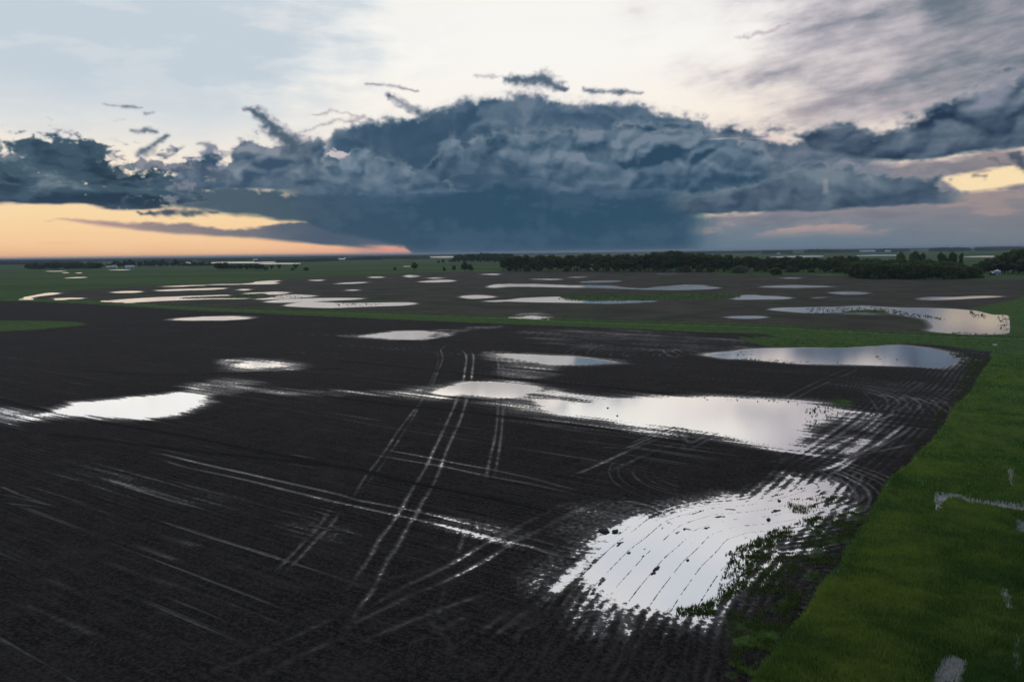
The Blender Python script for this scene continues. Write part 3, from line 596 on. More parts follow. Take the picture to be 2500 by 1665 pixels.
# turning arcs of the headland
for s_, w, dp in [('G 1000,360 1250,385 1400,440 1480,470 1520,480', .3, .05), ('G 1700,335 1770,365 1700,440 1560,520 1400,610', .3, .06), ('G 1040,300 1400,300 1600,320 1680,370', .3, .05), ('G 1240,430 1310,500 1350,570 1340,600', .3, .06),
    ('G 1330,420 1410,480 1420,540 1360,590', .3, .06), ('G 1450,560 1445,600 1300,640 1050,640 900,660', .33, .095), ('G 1350,570 1360,605 1200,635 1000,628', .33, .095), ('G 1690,365 1600,420 1500,495 1420,545', .4, .07), ('G 1620,350 1600,385 1500,400', .3, .05),
    ('G 1230,560 1130,650 1000,740 860,830 780,862', .5, .12), ('G 1310,585 1160,690 1050,770 900,850', .4, .11), ('G 1240,715 1100,790 980,850', .5, .13), ('G 1345,720 1250,800 1180,872 1080,940 900,990 820,1000', .65, .13), ('G 1290,740 1200,820 1100,890', .9, .13),
    ('G 1500,690 1350,800 1180,890 1080,950', .42, .12), ('G 1560,640 1400,770 1250,860 1130,950 960,1040', .38, .11), ('G 1640,650 1480,750 1300,860 1100,960', .33, .08), ('G 600,765 850,785 1050,765 1220,720', .3, .105), ('G 700,800 950,795 1150,795 1330,745', .3, .105), ('G 640,780 900,810 1100,815 1250,790', .25, .1),
    ('G 760,835 1000,872 1150,868 1300,860 1500,820 1660,788', .26, .095), ('G 1250,840 1400,835 1560,800', .26, .09), ('G 830,850 700,900 560,940', .4, .06), ('G 770,870 650,950 600,970', .4, .05),
    ('G 740,1020 820,1035 890,1100 860,1150 700,1190', .55, .12), ('G 790,1020 870,1050 900,1110 850,1160', .4, .11), ('G 900,1040 970,1060 1012,1110 985,1160 860,1215', .55, .13), ('G 1040,980 1150,1030 1240,1090 1265,1150 1180,1205 1050,1240', .3, .07),
    ('G 1080,975 1200,1035 1290,1110 1295,1160 1220,1220', .3, .075), ('G 1000,965 1120,1010 1200,1080 1225,1140 1150,1200', .26, .06), ('G 850,1150 1000,1130 1130,1160', .3, .06), ('G 1130,1200 1000,1234', .3, .1), ('J 1150,0 1030,50 900,95', .3, .105), ('J 1240,0 1100,70 960,110', .3, .09),
    ('Q3 1500,260 1400,310 1270,350', .3, .105), ('Q3 1565,300 1440,350 1300,400', .28, .105), ('Q3 1590,370 1450,400 1280,412', .3, .11), ('Q3 1780,210 1700,280 1590,330 1450,380', .35, .08),
    ('Q1 1000,290 1200,310 1350,350 1500,420 1620,490 1690,600', .35, .12), ('Q1 1250,395 1400,460 1480,550 1490,640', .3, .12), ('Q1 1000,285 1150,290 1300,330', .3, .1), ('Q1 340,1190 430,1100 520,1010 680,850 760,770', .55, .15), ('Q1 590,790 740,700 880,610 960,555 1240,410', .5, .15), ('Q1 480,710 700,740 850,755', .3, .12), ('Q1 500,790 700,820 860,830', .3, .11),
    ('Q1 860,1260 830,1400 810,1530', .5, .11), ('Q1 1090,1180 1000,1290 900,1420', .6, .12), ('Q1 1090,1280 1060,1450 1040,1560', .5, .11), ('Q1 1170,1300 1150,1420', .3, .09), ('Q1 350,1190 250,1290 100,1400 0,1480', .6, .05), ('Q1 570,1170 520,1300 640,1380', .4, .06),
    ('F 1990,980 2080,1060 2250,1120 2400,1160', .26, .045), ('F 2150,960 2190,1040 2355,1110', .26, .045), ('F 2300,960 2280,1000 2380,1060', .26, .04),
    ('F 1530,190 1620,150 1750,130', .28, .075), ('F 1700,200 1740,150 1850,118 1960,118', .3, .08), ('F 1745,205 1790,155 1900,130', .28, .07), ('F 1800,205 1830,160 1960,135', .28, .05), ('F 1880,205 1890,165 2020,140', .28, .05), ('F 1960,205 1980,165 2080,150', .28, .05), ('F 2040,205 2060,170 2120,160', .28, .05),
    ('F 2230,150 2270,190 2350,212', .33, .09), ('F 2290,155 2355,195 G 10,200', .33, .09), ('F 2355,140 2290,165 2220,185 2100,200', .3, .075), ('G -60,135 40,180 120,205', .3, .08), ('G 60,170 110,200 180,205', .3, .08), ('G 150,130 280,118', .28, .08), ('G 340,130 470,125', .28, .08),
    ('J 660,310 655,370 600,440 540,480', .35, .11), ('J 850,400 960,290 1030,200 1120,80', .35, .07), ('J 930,380 1040,250', .3, .06), ('J 720,560 900,420', .3, .05), ('J 430,790 520,700 640,640', .5, .05), ('J 560,720 620,640 680,600', .4, .06)]: T(s_, w, dp)
# rows parallel to the grass edge
idx, de = sdf(gx_, gy_, right_poly, 17)
hm = sst(de, .8, 2.)*sst(de, 15, 9)*sst(gy_[idx], 190, 150)*(.35+.65*sst(gy_[idx], 48, 60))
z[idx] += hm*(np.sin(de*2*pi/.95)*.026*(.5+.5/(1+(SP[idx]/.6)**2))+mid[idx]*.02)-hm*.014*sst(de, 14, 6)
# drill rows of the headland
hw = sst(rb_[hin]-77., -1., 0.)
isl = fbm(ra[hin]*.30, rb_[hin]*1.1, 1., 4, .55, 150)
npd = sst(D_+isl*2, 9, 5)*sst(D_, -.5, .5)*sst(gy_[hin], 84, 74)
zi = .010+.05*(isl-.42)*3+clod[hin]*.03
z[hin] = np.where((isl > .58) & (npd > .4), np.maximum(z[hin], np.minimum(zi, .07)), z[hin])
z[hin] += np.sin(rb_[hin]*2*pi/.76+mid[hin]*.6)*.012*hw*(1/(1+(SP[hin]/.4)**2))
lines = (np.abs((rb_[hin]-77.) % 1.52-.76) < .042) & (D_ > .5) & (D_ < 14) & (fbm(ra[hin]*.5, rb_[hin]*.6, 1., 3, .6, 151) > -.28)
z[hin] = np.where(lines, np.maximum(z[hin], .02+clod[hin]*.03), z[hin])          # narrow broken ridges standing out of the water
def arcs(c, r0, r1, n, a0, a1, w, dep, asp=1., seed=0):
    cx, cy = gp(*fp(*c)); ra_ = random.Random(seed)
    for i in range(n):
        r = r0+(r1-r0)*i/max(1, n-1)+ra_.uniform(-.25, .25); s0, s1 = a0+ra_.uniform(-12, 12), a1+ra_.uniform(-12, 12)
        t = np.radians(np.linspace(s0, s1, 22)); TR.append((np.stack([cx+r*np.cos(t), cy+asp*r*np.sin(t)], -1), w, dep*ra_.uniform(.75, 1.1)))
arcs(('G', 1050, 470), 8, 19, 9, -55, 75, .28, .092, 1.15, 1)
arcs(('G', 1250, 520), 6, 14, 6, -70, 60, .28, .088, 1.3, 2)
arcs(('G', 640, 1080), 8, 13.5, 6, -50, 55, .26, .084, 1.0, 3)
arcs(('G', 60, 1010), 5, 9, 4, 150, 265, .22, .056, 1.1, 4)
arcs(('F', 2090, 207), 3.5, 26, 13, 95, 165, .24, .072, 1.5, 5)
arcs(('G', 120, 207), 3, 12, 6, 100, 170, .24, .072, 1.4, 6)
for s_ in ['I 0,1060 350,900 700,760 1100,620', 'I 200,1263 600,1120 900,960 1260,720', 'I 600,1263 900,1080 1300,760 1440,690', 'I 60,1200 500,1000 900,800', 'I 800,1263 1040,1100 1400,800', 'I 0,900 300,760 600,600', 'I 0,620 300,560 640,470', 'H 1750,1263 2050,1100 2355,960', 'H 1300,1263 1800,1060 2355,800', 'I 1000,940 1200,1100 1300,1263', 'I 600,820 760,1000 840,1200', 'H 900,300 1250,430', 'H 1100,250 1400,330', 'H 300,540 900,760', 'H 100,700 700,960', 'H 700,420 1500,700', 'H 1500,420 2200,660']:
    T(s_, .42, .058)
for pl, w, dep in TR:
    L = pl.max(0)-pl.min(0); idx = bbox_sel(gx_, gy_, pl, 2.5)
    if len(idx) == 0: continue
    d = seg_dist(gx_[idx], gy_[idx], pl)
    near = np.nonzero(d < 4*w+1)[0]; idx = idx[near]; d = d[near]
    we = w*.8+SP[idx]*.04
    e_ = np.minimum(np.hypot(gx_[idx]-pl[0, 0], gy_[idx]-pl[0, 1]), np.hypot(gx_[idx]-pl[-1, 0], gy_[idx]-pl[-1, 1]))
    tot = np.hypot(*(pl[1:]-pl[:-1]).T).sum(); fade = sst(e_, -.5, min(6., tot*.22))
    fl = ZB+.020-dep*(.35+.65*fade)+.030*mid[idx]+.020*streak[idx]+.022*clod[idx]
    pr = np.exp(-(d/we)**2.)*(1-.8*green[idx])
    z[idx] -= np.maximum(z[idx]-fl, 0)*pr
    z[idx] += .016*np.exp(-((d-1.9*we)/(.6*we))**2)*lod[idx]*(1-green[idx])
# dark drill wheelings : shallow dry ridges
DARKL = np.zeros(gx_.shape)
for s_ in ['F -100,480 0,492 400,540 800,580 1300,640 1800,700 2355,792', 'F -2000,740 -1000,860 0,970 500,1080 1000,1180 1400,1270', 'E 0,500 600,640 1200,740 1800,860 2355,970', 'F 0,235 600,292 1100,348 1800,412 2300,462', 'E 2355,285 1200,330 600,300']:
    pl = catmull(wpts(s_), 4); idx = bbox_sel(gx_, gy_, pl, 3)
    if len(idx): DARKL[idx] = np.maximum(DARKL[idx], np.exp(-(seg_dist(gx_[idx], gy_[idx], pl)/.5)**2))
z += DARKL*.045*(1-green)
# horizon curvature left out; push far ground down a hair under the woods
pale = np.zeros(gx_.shape)
for spec, k in [('A -400,395 0,175 500,205 0,220', .0), ('A 1300,200 1700,190 1970,188 1990,215 1500,218 1250,215', 1.), ('B 300,175 900,165 1700,168 2240,170 2240,160 1200,158 500,168', .5), ('B 60,185 800,178 1200,185 1200,196 300,196', .45), ('D 2020,312 2355,292 2700,285 2700,340 2355,338 2000,340', 1.),
                ('D 400,95 2355,95 2355,118 400,125', .5), ('C 1850,105 2355,105 2355,130 1850,130', .6), ('D 1000,395 1400,385 1600,400 1600,430 1200,440', .35), ('C 1900,330 2355,320 D 300,340 200,380 C 1900,370', .3), ('D 1230,140 1800,140 1800,170 1230,170', .3)]:
    if not k: continue
    pg = wpts(spec); idx, d = sdf(gx_, gy_, pg, 60); pale[idx] = np.maximum(pale[idx], k*(1-sst(d, -8, 25)))

def add_mesh(name, verts, faces_quads, mats=(), smooth=True, attrs=None, tri=False):
    me = bpy.data.meshes.new(name); n = len(faces_quads); c = faces_quads.shape[1]
    me.vertices.add(len(verts)); me.vertices.foreach_set('co', np.ascontiguousarray(verts, np.float32).ravel())
    me.loops.add(n*c); me.loops.foreach_set('vertex_index', np.ascontiguousarray(faces_quads, np.int32).ravel())
    me.polygons.add(n); me.polygons.foreach_set('loop_start', np.arange(0, n*c, c, dtype=np.int32))
    me.polygons.foreach_set('use_smooth', np.full(n, smooth))
    for k_, v in (attrs or {}).items():
        a = me.attributes.new(k_, 'FLOAT', 'POINT'); a.data.foreach_set('value', np.ascontiguousarray(v, np.float32))
    me.update(calc_edges=True)
    for m in mats: me.materials.append(m)
    return me
def link(name, me, parent=None, **props):
    o = bpy.data.objects.new(name, me); COL.objects.link(o)
    if parent is not None: o.parent = parent
    for k_, v in props.items(): o[k_] = v
    return o

gi = np.arange(NS*NT).reshape(NT, NS)
# tt grows toward the camera, so rows run far -> near
quads = np.stack([gi[1:, :-1], gi[1:, 1:], gi[:-1, 1:], gi[:-1, :-1]], -1).reshape(-1, 4)
# ------------------------------------------------------------------ materials
def mat(name):
    m = bpy.data.materials.new(name); m.use_nodes = True; m.node_tree.nodes.clear(); V.T = m.node_tree
    out = m.node_tree.nodes.new('ShaderNodeOutputMaterial')
    b = m.node_tree.nodes.new('ShaderNodeBsdfPrincipled'); m.node_tree.links.new(b.outputs[0], out.inputs[0])
    return m, b, out
def attr(n):
    a = V.T.nodes.new('ShaderNodeAttribute'); a.attribute_name = n; return V(a.outputs['Fac'])
def geo_pos():
    g = V.T.nodes.new('ShaderNodeNewGeometry'); s = V.T.nodes.new('ShaderNodeSeparateXYZ'); V.T.links.new(g.outputs['Position'], s.inputs[0])
    return V(g.outputs['Position']), V(s.outputs[0]), V(s.outputs[1]), V(s.outputs[2])
def lk(v, sock): V.T.links.new(v.s, sock)
def bump(h, strength=.5, dist=.1):
    n = V.T.nodes.new('ShaderNodeBump'); n.inputs['Strength'].default_value = strength; n.inputs['Distance'].default_value = dist
    V.T.links.new(h.s, n.inputs['Height']); return V(n.outputs[0])

# --- ground
m_ground, b, out = mat('wet_soil_and_grass')
P_, px_, py_, pz_ = geo_pos()
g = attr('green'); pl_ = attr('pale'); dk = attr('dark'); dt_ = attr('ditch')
al = attr('ra'); ac = attr('rb'); nf = attr('north')
rown = noise(vec(al*.12, ac*2.2), 1.0, 3, .6)
rowc = noise(vec(al*.02, ac*.35), 1.0, 3, .6)
grain = noise(P_, 4.5, 4, .7); patch = noise(P_, .05, 4, .55); patch2 = noise(P_, .35, 3, .5)
hgt = pz_ + (rown-.5)*.03 + (grain-.5)*.085
wet_ = ss(hgt, .105, .012)
soil = mixl(ss(rown, .40, .62), SOIL_A, SOIL_B)
rws = V._m(ac*8.267 + noise(P_, .5, 2, .5)*2.0, 'SINE')
soil = mixl(ss(rws, .1, -.9)*.8, soil, (.009, .0085, .009))
soil = mixl(ss(patch2, .40, .70)*.5, soil, (.046, .040, .036))
soil = mixl(ss(rowc, .52, .36)*.45, soil, (.010, .010, .011))
soil = mixl(nf*.85, soil, (.140, .112, .088))
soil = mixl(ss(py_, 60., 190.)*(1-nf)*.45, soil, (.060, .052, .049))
soil = mixl((ss(noise(P_, .02, 4, .6), .42, .65)*nf*.8), soil, (.065, .090, .042))
soil = mixl(ss(patch, .35, .7)*.5, soil, SOIL_C)
soil = mixl(ss(grain, .42, .72)*.7, soil, SOIL_D)
soil = mixl(ss(grain, .48, .30)*.7, soil, (.008, .008, .009))
soil = mixl(dk*.6, soil, (.008, .008, .010))
soil = mixl(wet_*.45, soil, (.010, .010, .011))
gr = mixl(ss(patch2, .3, .7), GR_A, GR_B)
gr = mixl(ss(patch, .35, .72)*.8, gr, GR_C)
gr = mixl(ss(noise(P_, 2.2, 3, .6), .35, .7)*.35, gr, GR_D)
far = noise(vec(px_*.0016, py_*.0045), 1.0, 5, .6)
gr = mixl(ss(py_, 250., 600.)*ss(far, .42, .62)*.6, gr, (.030, .062, .024))
gr = mixl(ss(py_, 250., 600.)*ss(far, .46, .30)*.5, gr, (.105, .150, .060))
gr = mixl(ss(py_, 110., 160.)*.40, gr, (.052, .088, .034))
rk = attr('rank')
gr = mixl(rk*.75, gr, (.030, .070, .024))
gr = mixl(pl_*.7, gr, (.085, .125, .055))
gr = mixl(dt_*.75, gr, (.016, .030, .012))  # shade of the hollow painted into the colour, with its dark wet plants
gr = mixl(attr('ln')*.8, gr, (.20, .26, .12))
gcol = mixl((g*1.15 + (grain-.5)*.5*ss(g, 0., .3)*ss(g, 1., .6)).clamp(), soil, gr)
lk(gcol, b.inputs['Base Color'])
nw = 1-ss(g, .15, .7)
rough = .97 - wet_*nw*.55
lk(rough, b.inputs['Roughness']); 
lk(.05 + wet_*nw*.5, b.inputs['Specular IOR Level'])
lk(bump(rown*.8*nw + rws*.25*nw + grain*.8 + noise(P_, 1.2, 4, .6)*g*1.2, .8, .08), b.inputs['Normal'])
# a skin of water in the hollows
gl = V.T.nodes.new('ShaderNodeBsdfGlossy'); gl.inputs['Roughness'].default_value = .16; gl.inputs['Color'].default_value = (.80, .80, .80, 1)
mx = V.T.nodes.new('ShaderNodeMixShader'); film = ss(hgt, .026, .004)*nw*.85
lk(film, mx.inputs[0]); V.T.links.new(b.outputs[0], mx.inputs[1]); V.T.links.new(gl.outputs[0], mx.inputs[2]); V.T.links.new(mx.outputs[0], out.inputs[0])

# --- water
m_water, b, out = mat('still_flood_water')
P_, px_, py_, pz_ = geo_pos()
gl = V.T.nodes.new('ShaderNodeBsdfGlossy'); lk(.080 + ss(py_, 165., 300.)*.075, gl.inputs['Roughness']); gl.inputs['Color'].default_value = (.98, .98, .98, 1)
rip = noise(vec(px_*1.0, py_*1.6), .9, 3, .5); lk(bump(rip, .05, .04), gl.inputs['Normal'])
b.inputs['Base Color'].default_value = (.10, .095, .085, 1); b.inputs['Roughness'].default_value = .5
fr = V.T.nodes.new('ShaderNodeLayerWeight'); fr.inputs['Blend'].default_value = .5
f_ = (V(fr.outputs['Facing'])*.55 + .48).clamp()
mx = V.T.nodes.new('ShaderNodeMixShader'); lk(f_, mx.inputs[0]); V.T.links.new(b.outputs[0], mx.inputs[1]); V.T.links.new(gl.outputs[0], mx.inputs[2]); V.T.links.new(mx.outputs[0], out.inputs[0])

ground = link('ground', add_mesh('ground', np.stack([gx_, gy_, z], -1), quads, [m_ground],
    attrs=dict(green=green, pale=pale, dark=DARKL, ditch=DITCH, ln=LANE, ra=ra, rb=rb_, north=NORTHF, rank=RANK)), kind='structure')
wv_ = np.array([[-30000, 10, 0], [30000, 10, 0], [60000, 56000, 0], [-60000, 56000, 0]], float)
water = link('water', add_mesh('water', wv_, np.array([[0, 1, 2, 3]]), [m_water], smooth=False), kind='structure')
# ------------------------------------------------------------------ grass, weeds, reeds
rng = np.random.default_rng(7)
def leafmat(name, c0, c1, c2=None, rough=.7, trans=.0):
    m, b, out = mat(name)
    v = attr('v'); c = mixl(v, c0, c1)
    oi = V.T.nodes.new('ShaderNodeObjectInfo')
    if c2: c = mixl(V(oi.outputs['Random'])*.8, c, c2)
    lk(c, b.inputs['Base Color']); b.inputs['Roughness'].default_value = rough; b.inputs['Specular IOR Level'].default_value = .15
    tr = V.T.nodes.new('ShaderNodeBsdfTranslucent'); lk(c, tr.inputs[0]); ms = V.T.nodes.new('ShaderNodeMixShader'); ms.inputs[0].default_value = .4
    V.T.links.new(b.outputs[0], ms.inputs[1]); V.T.links.new(tr.outputs[0], ms.inputs[2]); V.T.links.new(ms.outputs[0], out.inputs[0])
    return m
m_grass = leafmat('meadow_grass', (.066,.145,.036), (.24,.315,.055))
m_weed = leafmat('green_weed', (.045,.080,.026), (.15,.19,.045))
m_reed = leafmat('reed', (.060,.095,.035), (.15,.19,.065))
m_pale = leafmat('pale_dead_grass', (.45,.43,.40), (.80,.78,.74))
def blades(name, bx, by, bz, h, w, nb, m, lean=.35, spread=.15, label=None, cat=None, var=None):
    n = len(bx); N = n*nb
    X = np.repeat(bx, nb)+rng.normal(0, 1, N)*np.repeat(np.broadcast_to(spread, n), nb); Y = np.repeat(by, nb)+rng.normal(0, 1, N)*np.repeat(np.broadcast_to(spread, n), nb); Z = np.repeat(bz, nb)
    H = np.repeat(np.broadcast_to(h, n), nb)*rng.uniform(.55, 1.15, N); W = np.repeat(np.broadcast_to(w, n), nb)*rng.uniform(.6, 1.3, N)
    a = rng.uniform(0, 2*pi, N); b = rng.uniform(0, 2*pi, N); l = H*lean*rng.uniform(.2, 1.2, N)
    v = np.zeros((N, 3, 3))
    v[:, 0] = np.stack([X-np.cos(a)*W, Y-np.sin(a)*W, Z-.03], -1); v[:, 1] = np.stack([X+np.cos(a)*W, Y+np.sin(a)*W, Z-.03], -1)
    v[:, 2] = np.stack([X+np.cos(b)*l, Y+np.sin(b)*l, Z+H], -1)
    vv = np.repeat(np.repeat(var, nb) if var is not None else rng.uniform(0, 1, N), 3); vv = np.clip(vv+rng.normal(0, .12, N*3), 0, 1)
    me = add_mesh(name, v.reshape(-1, 3), np.arange(N*3).reshape(-1, 3), [m], smooth=False, attrs=dict(v=vv))
    return link(name, me, kind='stuff')
nearG = np.nonzero((green > .55) & (gy_ < 330) & (np.abs(gx_/gy_) < .95) & (PUD < .5))[0]
pr = np.where(gh[nearG] > .12, .36, .14)*np.where(gy_[nearG] > 150, .35, 1)
sel = nearG[rng.uniform(0, 1, len(nearG)) < pr]
dist_ = gy_[sel]
lush = np.clip(.36+hum[sel]*.6+mid[sel]*.7+large[sel]*.5+.22*EDGE[sel]-.42*RANK[sel]+rng.normal(0, .25, len(sel)), 0, 1)
jx, jy = rng.normal(0, .1, len(sel)), rng.normal(0, .1, len(sel))
blades('grass', gx_[sel]+jx, gy_[sel]+jy, z[sel], (.14+.14*sst(gh[sel], .1, .4))*(1+.5*np.clip(tuft[sel], -.6, 1))*(1+.7*RANK[sel]), .022+dist_*.0003, 3, m_grass, var=lush)
# weeds along the near pond and in the mud margin
def scatter(spec, n, hole=None):
    pg = wpts(spec); lo, hi = pg.min(0), pg.max(0); out = []
    while sum(len(o) for o in out) < n:
        q = rng.uniform(lo, hi, (n*4, 2)); out.append(q[inside(q[:, 0], q[:, 1], pg)])
    q = np.concatenate(out)[:n]
    return q
def zat(q):
    """ground height at world points"""
    t = CAM_H/q[:, 1]; s = q[:, 0]/q[:, 1]
    i = np.clip(np.searchsorted(tt, t), 1, NT-1); i = np.where(np.abs(tt[i-1]-t) < np.abs(tt[i]-t), i-1, i)
    j = np.clip(np.searchsorted(sl, s), 0, NS-1)
    return z.reshape(NT, NS)[i, j]
def weeds(name, specs, m, h, w, nb=4, cl=.25, thr=None, lean=.5):
    P_ = []
    for spec, n in specs:
        q = scatter(spec, n)
        if thr is not None:
            f = fbm(q[:, 0], q[:, 1], .45, 3, .6, 140); q = q[f > thr+rng.normal(0, .12, len(q))]
        P_.append(q)
    q = np.concatenate(P_); hh = h*rng.uniform(.4, 1.3, len(q)); zz = np.maximum(zat(q), -.02)
    return blades(name, q[:, 0], q[:, 1], zz, hh, w+q[:, 1]*.0003, nb, m, lean=lean, spread=cl*hh/h*.6)
weeds('weeds', [('J 330,940 420,840 600,760 760,620 900,600 1060,430 1260,190 1330,60 1180,80 1000,110 870,140 720,290 600,470 500,560 460,640 380,720 330,800', 3800), ('J 330,940 600,760 900,560 640,1060 540,1248 430,1248 350,1080', 2400),
    ('Q3 600,740 760,640 950,590 1200,440 1400,420 1200,560 960,700 900,860 760,940 640,1100 480,1220 300,1320 230,1260 450,1130 560,960 600,850', 1500), ('Q3 1040,260 1300,240 1500,240 1350,380 1150,410 1050,350', 500), ('G 980,520 1080,470 1210,490 1220,520 1140,560 1050,550', 260),
    ('G 1850,180 2130,220 2050,330 2000,430 1880,550 1800,680 1700,760 1780,560 1900,400 1960,300', 2600), ('G 520,60 900,90 1200,120 1150,136 800,134 560,125', 900)], m_weed, .20, .03, thr=.10)
weeds('drowned_weeds', [('Q3 480,760 640,680 800,600 960,520 1100,500 900,720 700,960 480,1180 300,1270 400,1060 470,900', 420), ('Q3 0,1280 350,1220 350,1330 60,1350', 90), ('G 860,560 1000,530 1160,580 1000,640 850,700', 70), ('G 300,200 600,215 900,235 700,248 480,225', 60),
    ('G 360,170 480,160 560,170 460,200 380,200', 14), ('G 1040,225 1080,225 1080,245', 4), ('G 1340,195 1430,195 1430,222 1350,222', 8), ('G 1470,215 1500,215 1500,245', 4), ('Q1 1540,1290 1900,1290 1900,1350 1560,1350', 60), ('Q2 0,260 900,300 1250,330 1300,380 1100,360 600,310 0,300', 20)], m_weed, .26, .03, nb=5, cl=.12)
weeds('reeds', [('D 400,595 1000,588 1150,600 1050,640 820,640 560,645 400,640', 220), ('D 1050,590 1250,625 1500,665 1650,690 1640,702 1350,680 1120,648', 170), ('D 1850,620 2000,640 2010,690 1900,680', 50), ('D 2120,670 2215,670 2220,800 2130,790', 40), ('D 1700,815 2100,825 2000,835 1720,833', 25),
    ('C 455,525 500,500 900,484 1300,480 2000,480 2150,500 2050,520 1300,540 1100,550 900,552 600,545', 1500), ('A 1620,478 1850,466 2100,460 2355,455 2355,475 1700,482', 260), ('B 700,520 1200,525 1100,550 750,545', 60), ('B 80,440 330,450 500,475 200,478', 80)], m_reed, .42, .04, nb=4, lean=.2)
weeds('dead_grass', [('Q4 550,160 640,165 740,178 880,222 1100,228 1300,255 1300,318 1100,305 950,275 820,255 750,225 660,212 610,225 600,262 560,315 560,200', 260), ('Q4 540,1600 600,1440 690,1385 790,1430 740,1600', 900), ('Q4 1160,370 1240,390 1240,500 1170,490', 240), ('Q4 1100,30 1125,30 1125,150 1108,150', 60), ('Q4 1050,940 1075,940 1108,1090 1085,1090', 110), ('Q4 1150,1300 1165,1300 1170,1560 1155,1560', 60)], m_pale, .30, .02, nb=5, cl=.14, lean=.3)
# ------------------------------------------------------------------ trees
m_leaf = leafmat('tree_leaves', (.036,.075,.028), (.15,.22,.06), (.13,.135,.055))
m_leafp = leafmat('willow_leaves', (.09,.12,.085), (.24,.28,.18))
m_bark, b, out = mat('bark'); b.inputs['Base Color'].default_value = (.05,.042,.035,1); b.inputs['Roughness'].default_value = .9
def tube(p0, p1, r0, r1, n=6):
    p0, p1 = Vector(p0), Vector(p1); d = (p1-p0).normalized(); u = d.orthogonal().normalized(); w = d.cross(u)
    vs = [p+(u*cos(k*2*pi/n)+w*sin(k*2*pi/n))*r for p, r in ((p0, r0), (p1, r1)) for k in range(n)]
    fs = [(k, (k+1) % n, n+(k+1) % n, n+k) for k in range(n)]
    return [tuple(v) for v in vs], fs
def join(parts):
    V_, F_ = [], []
    for v, f in parts:
        o = len(V_); V_ += v; F_ += [tuple(i+o for i in q) for q in f]
    return V_, F_
def pymesh(name, V_, F_, m):
    me = bpy.data.meshes.new(name); me.from_pydata(V_, [], F_); me.materials.append(m); me.update(); return me
def crown_mesh(name, blobs, n, size, m, seed, flat=.0):
    r_ = np.random.default_rng(seed); vol = np.array([b[3]**2 for b in blobs]); ks = r_.choice(len(blobs), n, p=vol/vol.sum())
    B = np.array(blobs)[ks]; d = r_.normal(0, 1, (n, 3)); d /= np.linalg.norm(d, axis=1)[:, None]
    rad = r_.uniform(.45, 1.3, n)**.7
    sq = np.stack([np.ones(n), np.ones(n), B[:, 4]], -1)
    c = B[:, :3]+d*(B[:, 3]*rad)[:, None]*sq
    nrm = d+r_.normal(0, .55, (n, 3)); nrm /= np.linalg.norm(nrm, axis=1)[:, None]
    u = np.cross(nrm, r_.normal(0, 1, (n, 3))); u /= np.linalg.norm(u, axis=1)[:, None]; w = np.cross(nrm, u)
    s = (size*r_.uniform(.5, 1.3, n))[:, None]
    q = np.stack([c-u*s-w*s*.8, c+u*s-w*s*.6, c+u*s*.8+w*s, c-u*s*.7+w*s*.8], 1)
    v = np.clip(r_.uniform(0, 1, n)*.6+.4*(d[:, 2]*.5+.5)*r_.uniform(.4, 1, n), 0, 1)  # random tone, plus light from above put into the leaf colour
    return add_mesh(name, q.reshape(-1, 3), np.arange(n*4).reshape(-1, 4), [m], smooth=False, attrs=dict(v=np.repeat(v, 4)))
PROTO = {}
def make_proto(key, name, H, W, nb, n, size, m, seed, base=.12, shape='round', trunks=1):
    """unit-size tree: height H, crown width W"""
    r_ = random.Random(seed); bl = []
    for i in range(nb):
        t = (i+.5)/nb; a = r_.uniform(0, 2*pi)
        zc = H*(base+(1-base)*(.16+.74*t))
        prof_ = {'round': sin(pi*min(1, .18+.80*t))**.6, 'dome': (1-(max(0, t-.1))**2)**.5, 'flat': .45+.55*t, 'loose': .5+.5*sin(pi*t)}[shape]
        rr = W/2*prof_; rb2 = W*(.165 if nb > 6 else .24)*r_.uniform(.65, 1.25)
        k = max(0, rr-rb2*.7)*r_.uniform(.35, 1.15)
        bl.append((cos(a)*k, sin(a)*k, min(zc, H-rb2*.75), rb2, r_.uniform(.7, .95)))
    bl.append((0, 0, H*.55, W*.26, 1.1))
    tp = []
    for q in range(trunks):
        ox, oy = (0, 0) if trunks == 1 else (r_.uniform(-.15, .15)*W, r_.uniform(-.15, .15)*W)
        tp.append(tube((ox, oy, -.3), (ox*1.1, oy*1.1, H*.45), H*.022, H*.013))
        for b_ in r_.sample(bl, min(5, len(bl))): tp.append(tube((ox, oy, H*r_.uniform(.15, .4)), (b_[0], b_[1], b_[2]), H*.010, H*.003, 5))
    PROTO[key] = (name, pymesh('trunk', *join(tp), m_bark), crown_mesh('crown', bl, n, size, m, seed), H, W)
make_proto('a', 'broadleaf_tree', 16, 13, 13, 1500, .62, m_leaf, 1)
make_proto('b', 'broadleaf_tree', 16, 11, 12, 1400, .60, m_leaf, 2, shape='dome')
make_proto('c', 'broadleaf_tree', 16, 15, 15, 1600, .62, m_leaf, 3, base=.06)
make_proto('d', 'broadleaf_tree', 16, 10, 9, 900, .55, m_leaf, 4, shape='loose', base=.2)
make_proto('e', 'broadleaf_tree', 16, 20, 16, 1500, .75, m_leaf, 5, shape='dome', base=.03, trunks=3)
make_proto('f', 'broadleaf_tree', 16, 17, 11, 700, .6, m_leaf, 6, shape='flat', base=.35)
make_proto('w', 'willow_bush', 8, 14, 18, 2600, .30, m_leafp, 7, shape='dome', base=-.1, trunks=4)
make_proto('g', 'scrub_bush', 8, 12, 14, 1600, .42, m_leaf, 8, shape='dome', base=-.12, trunks=4)
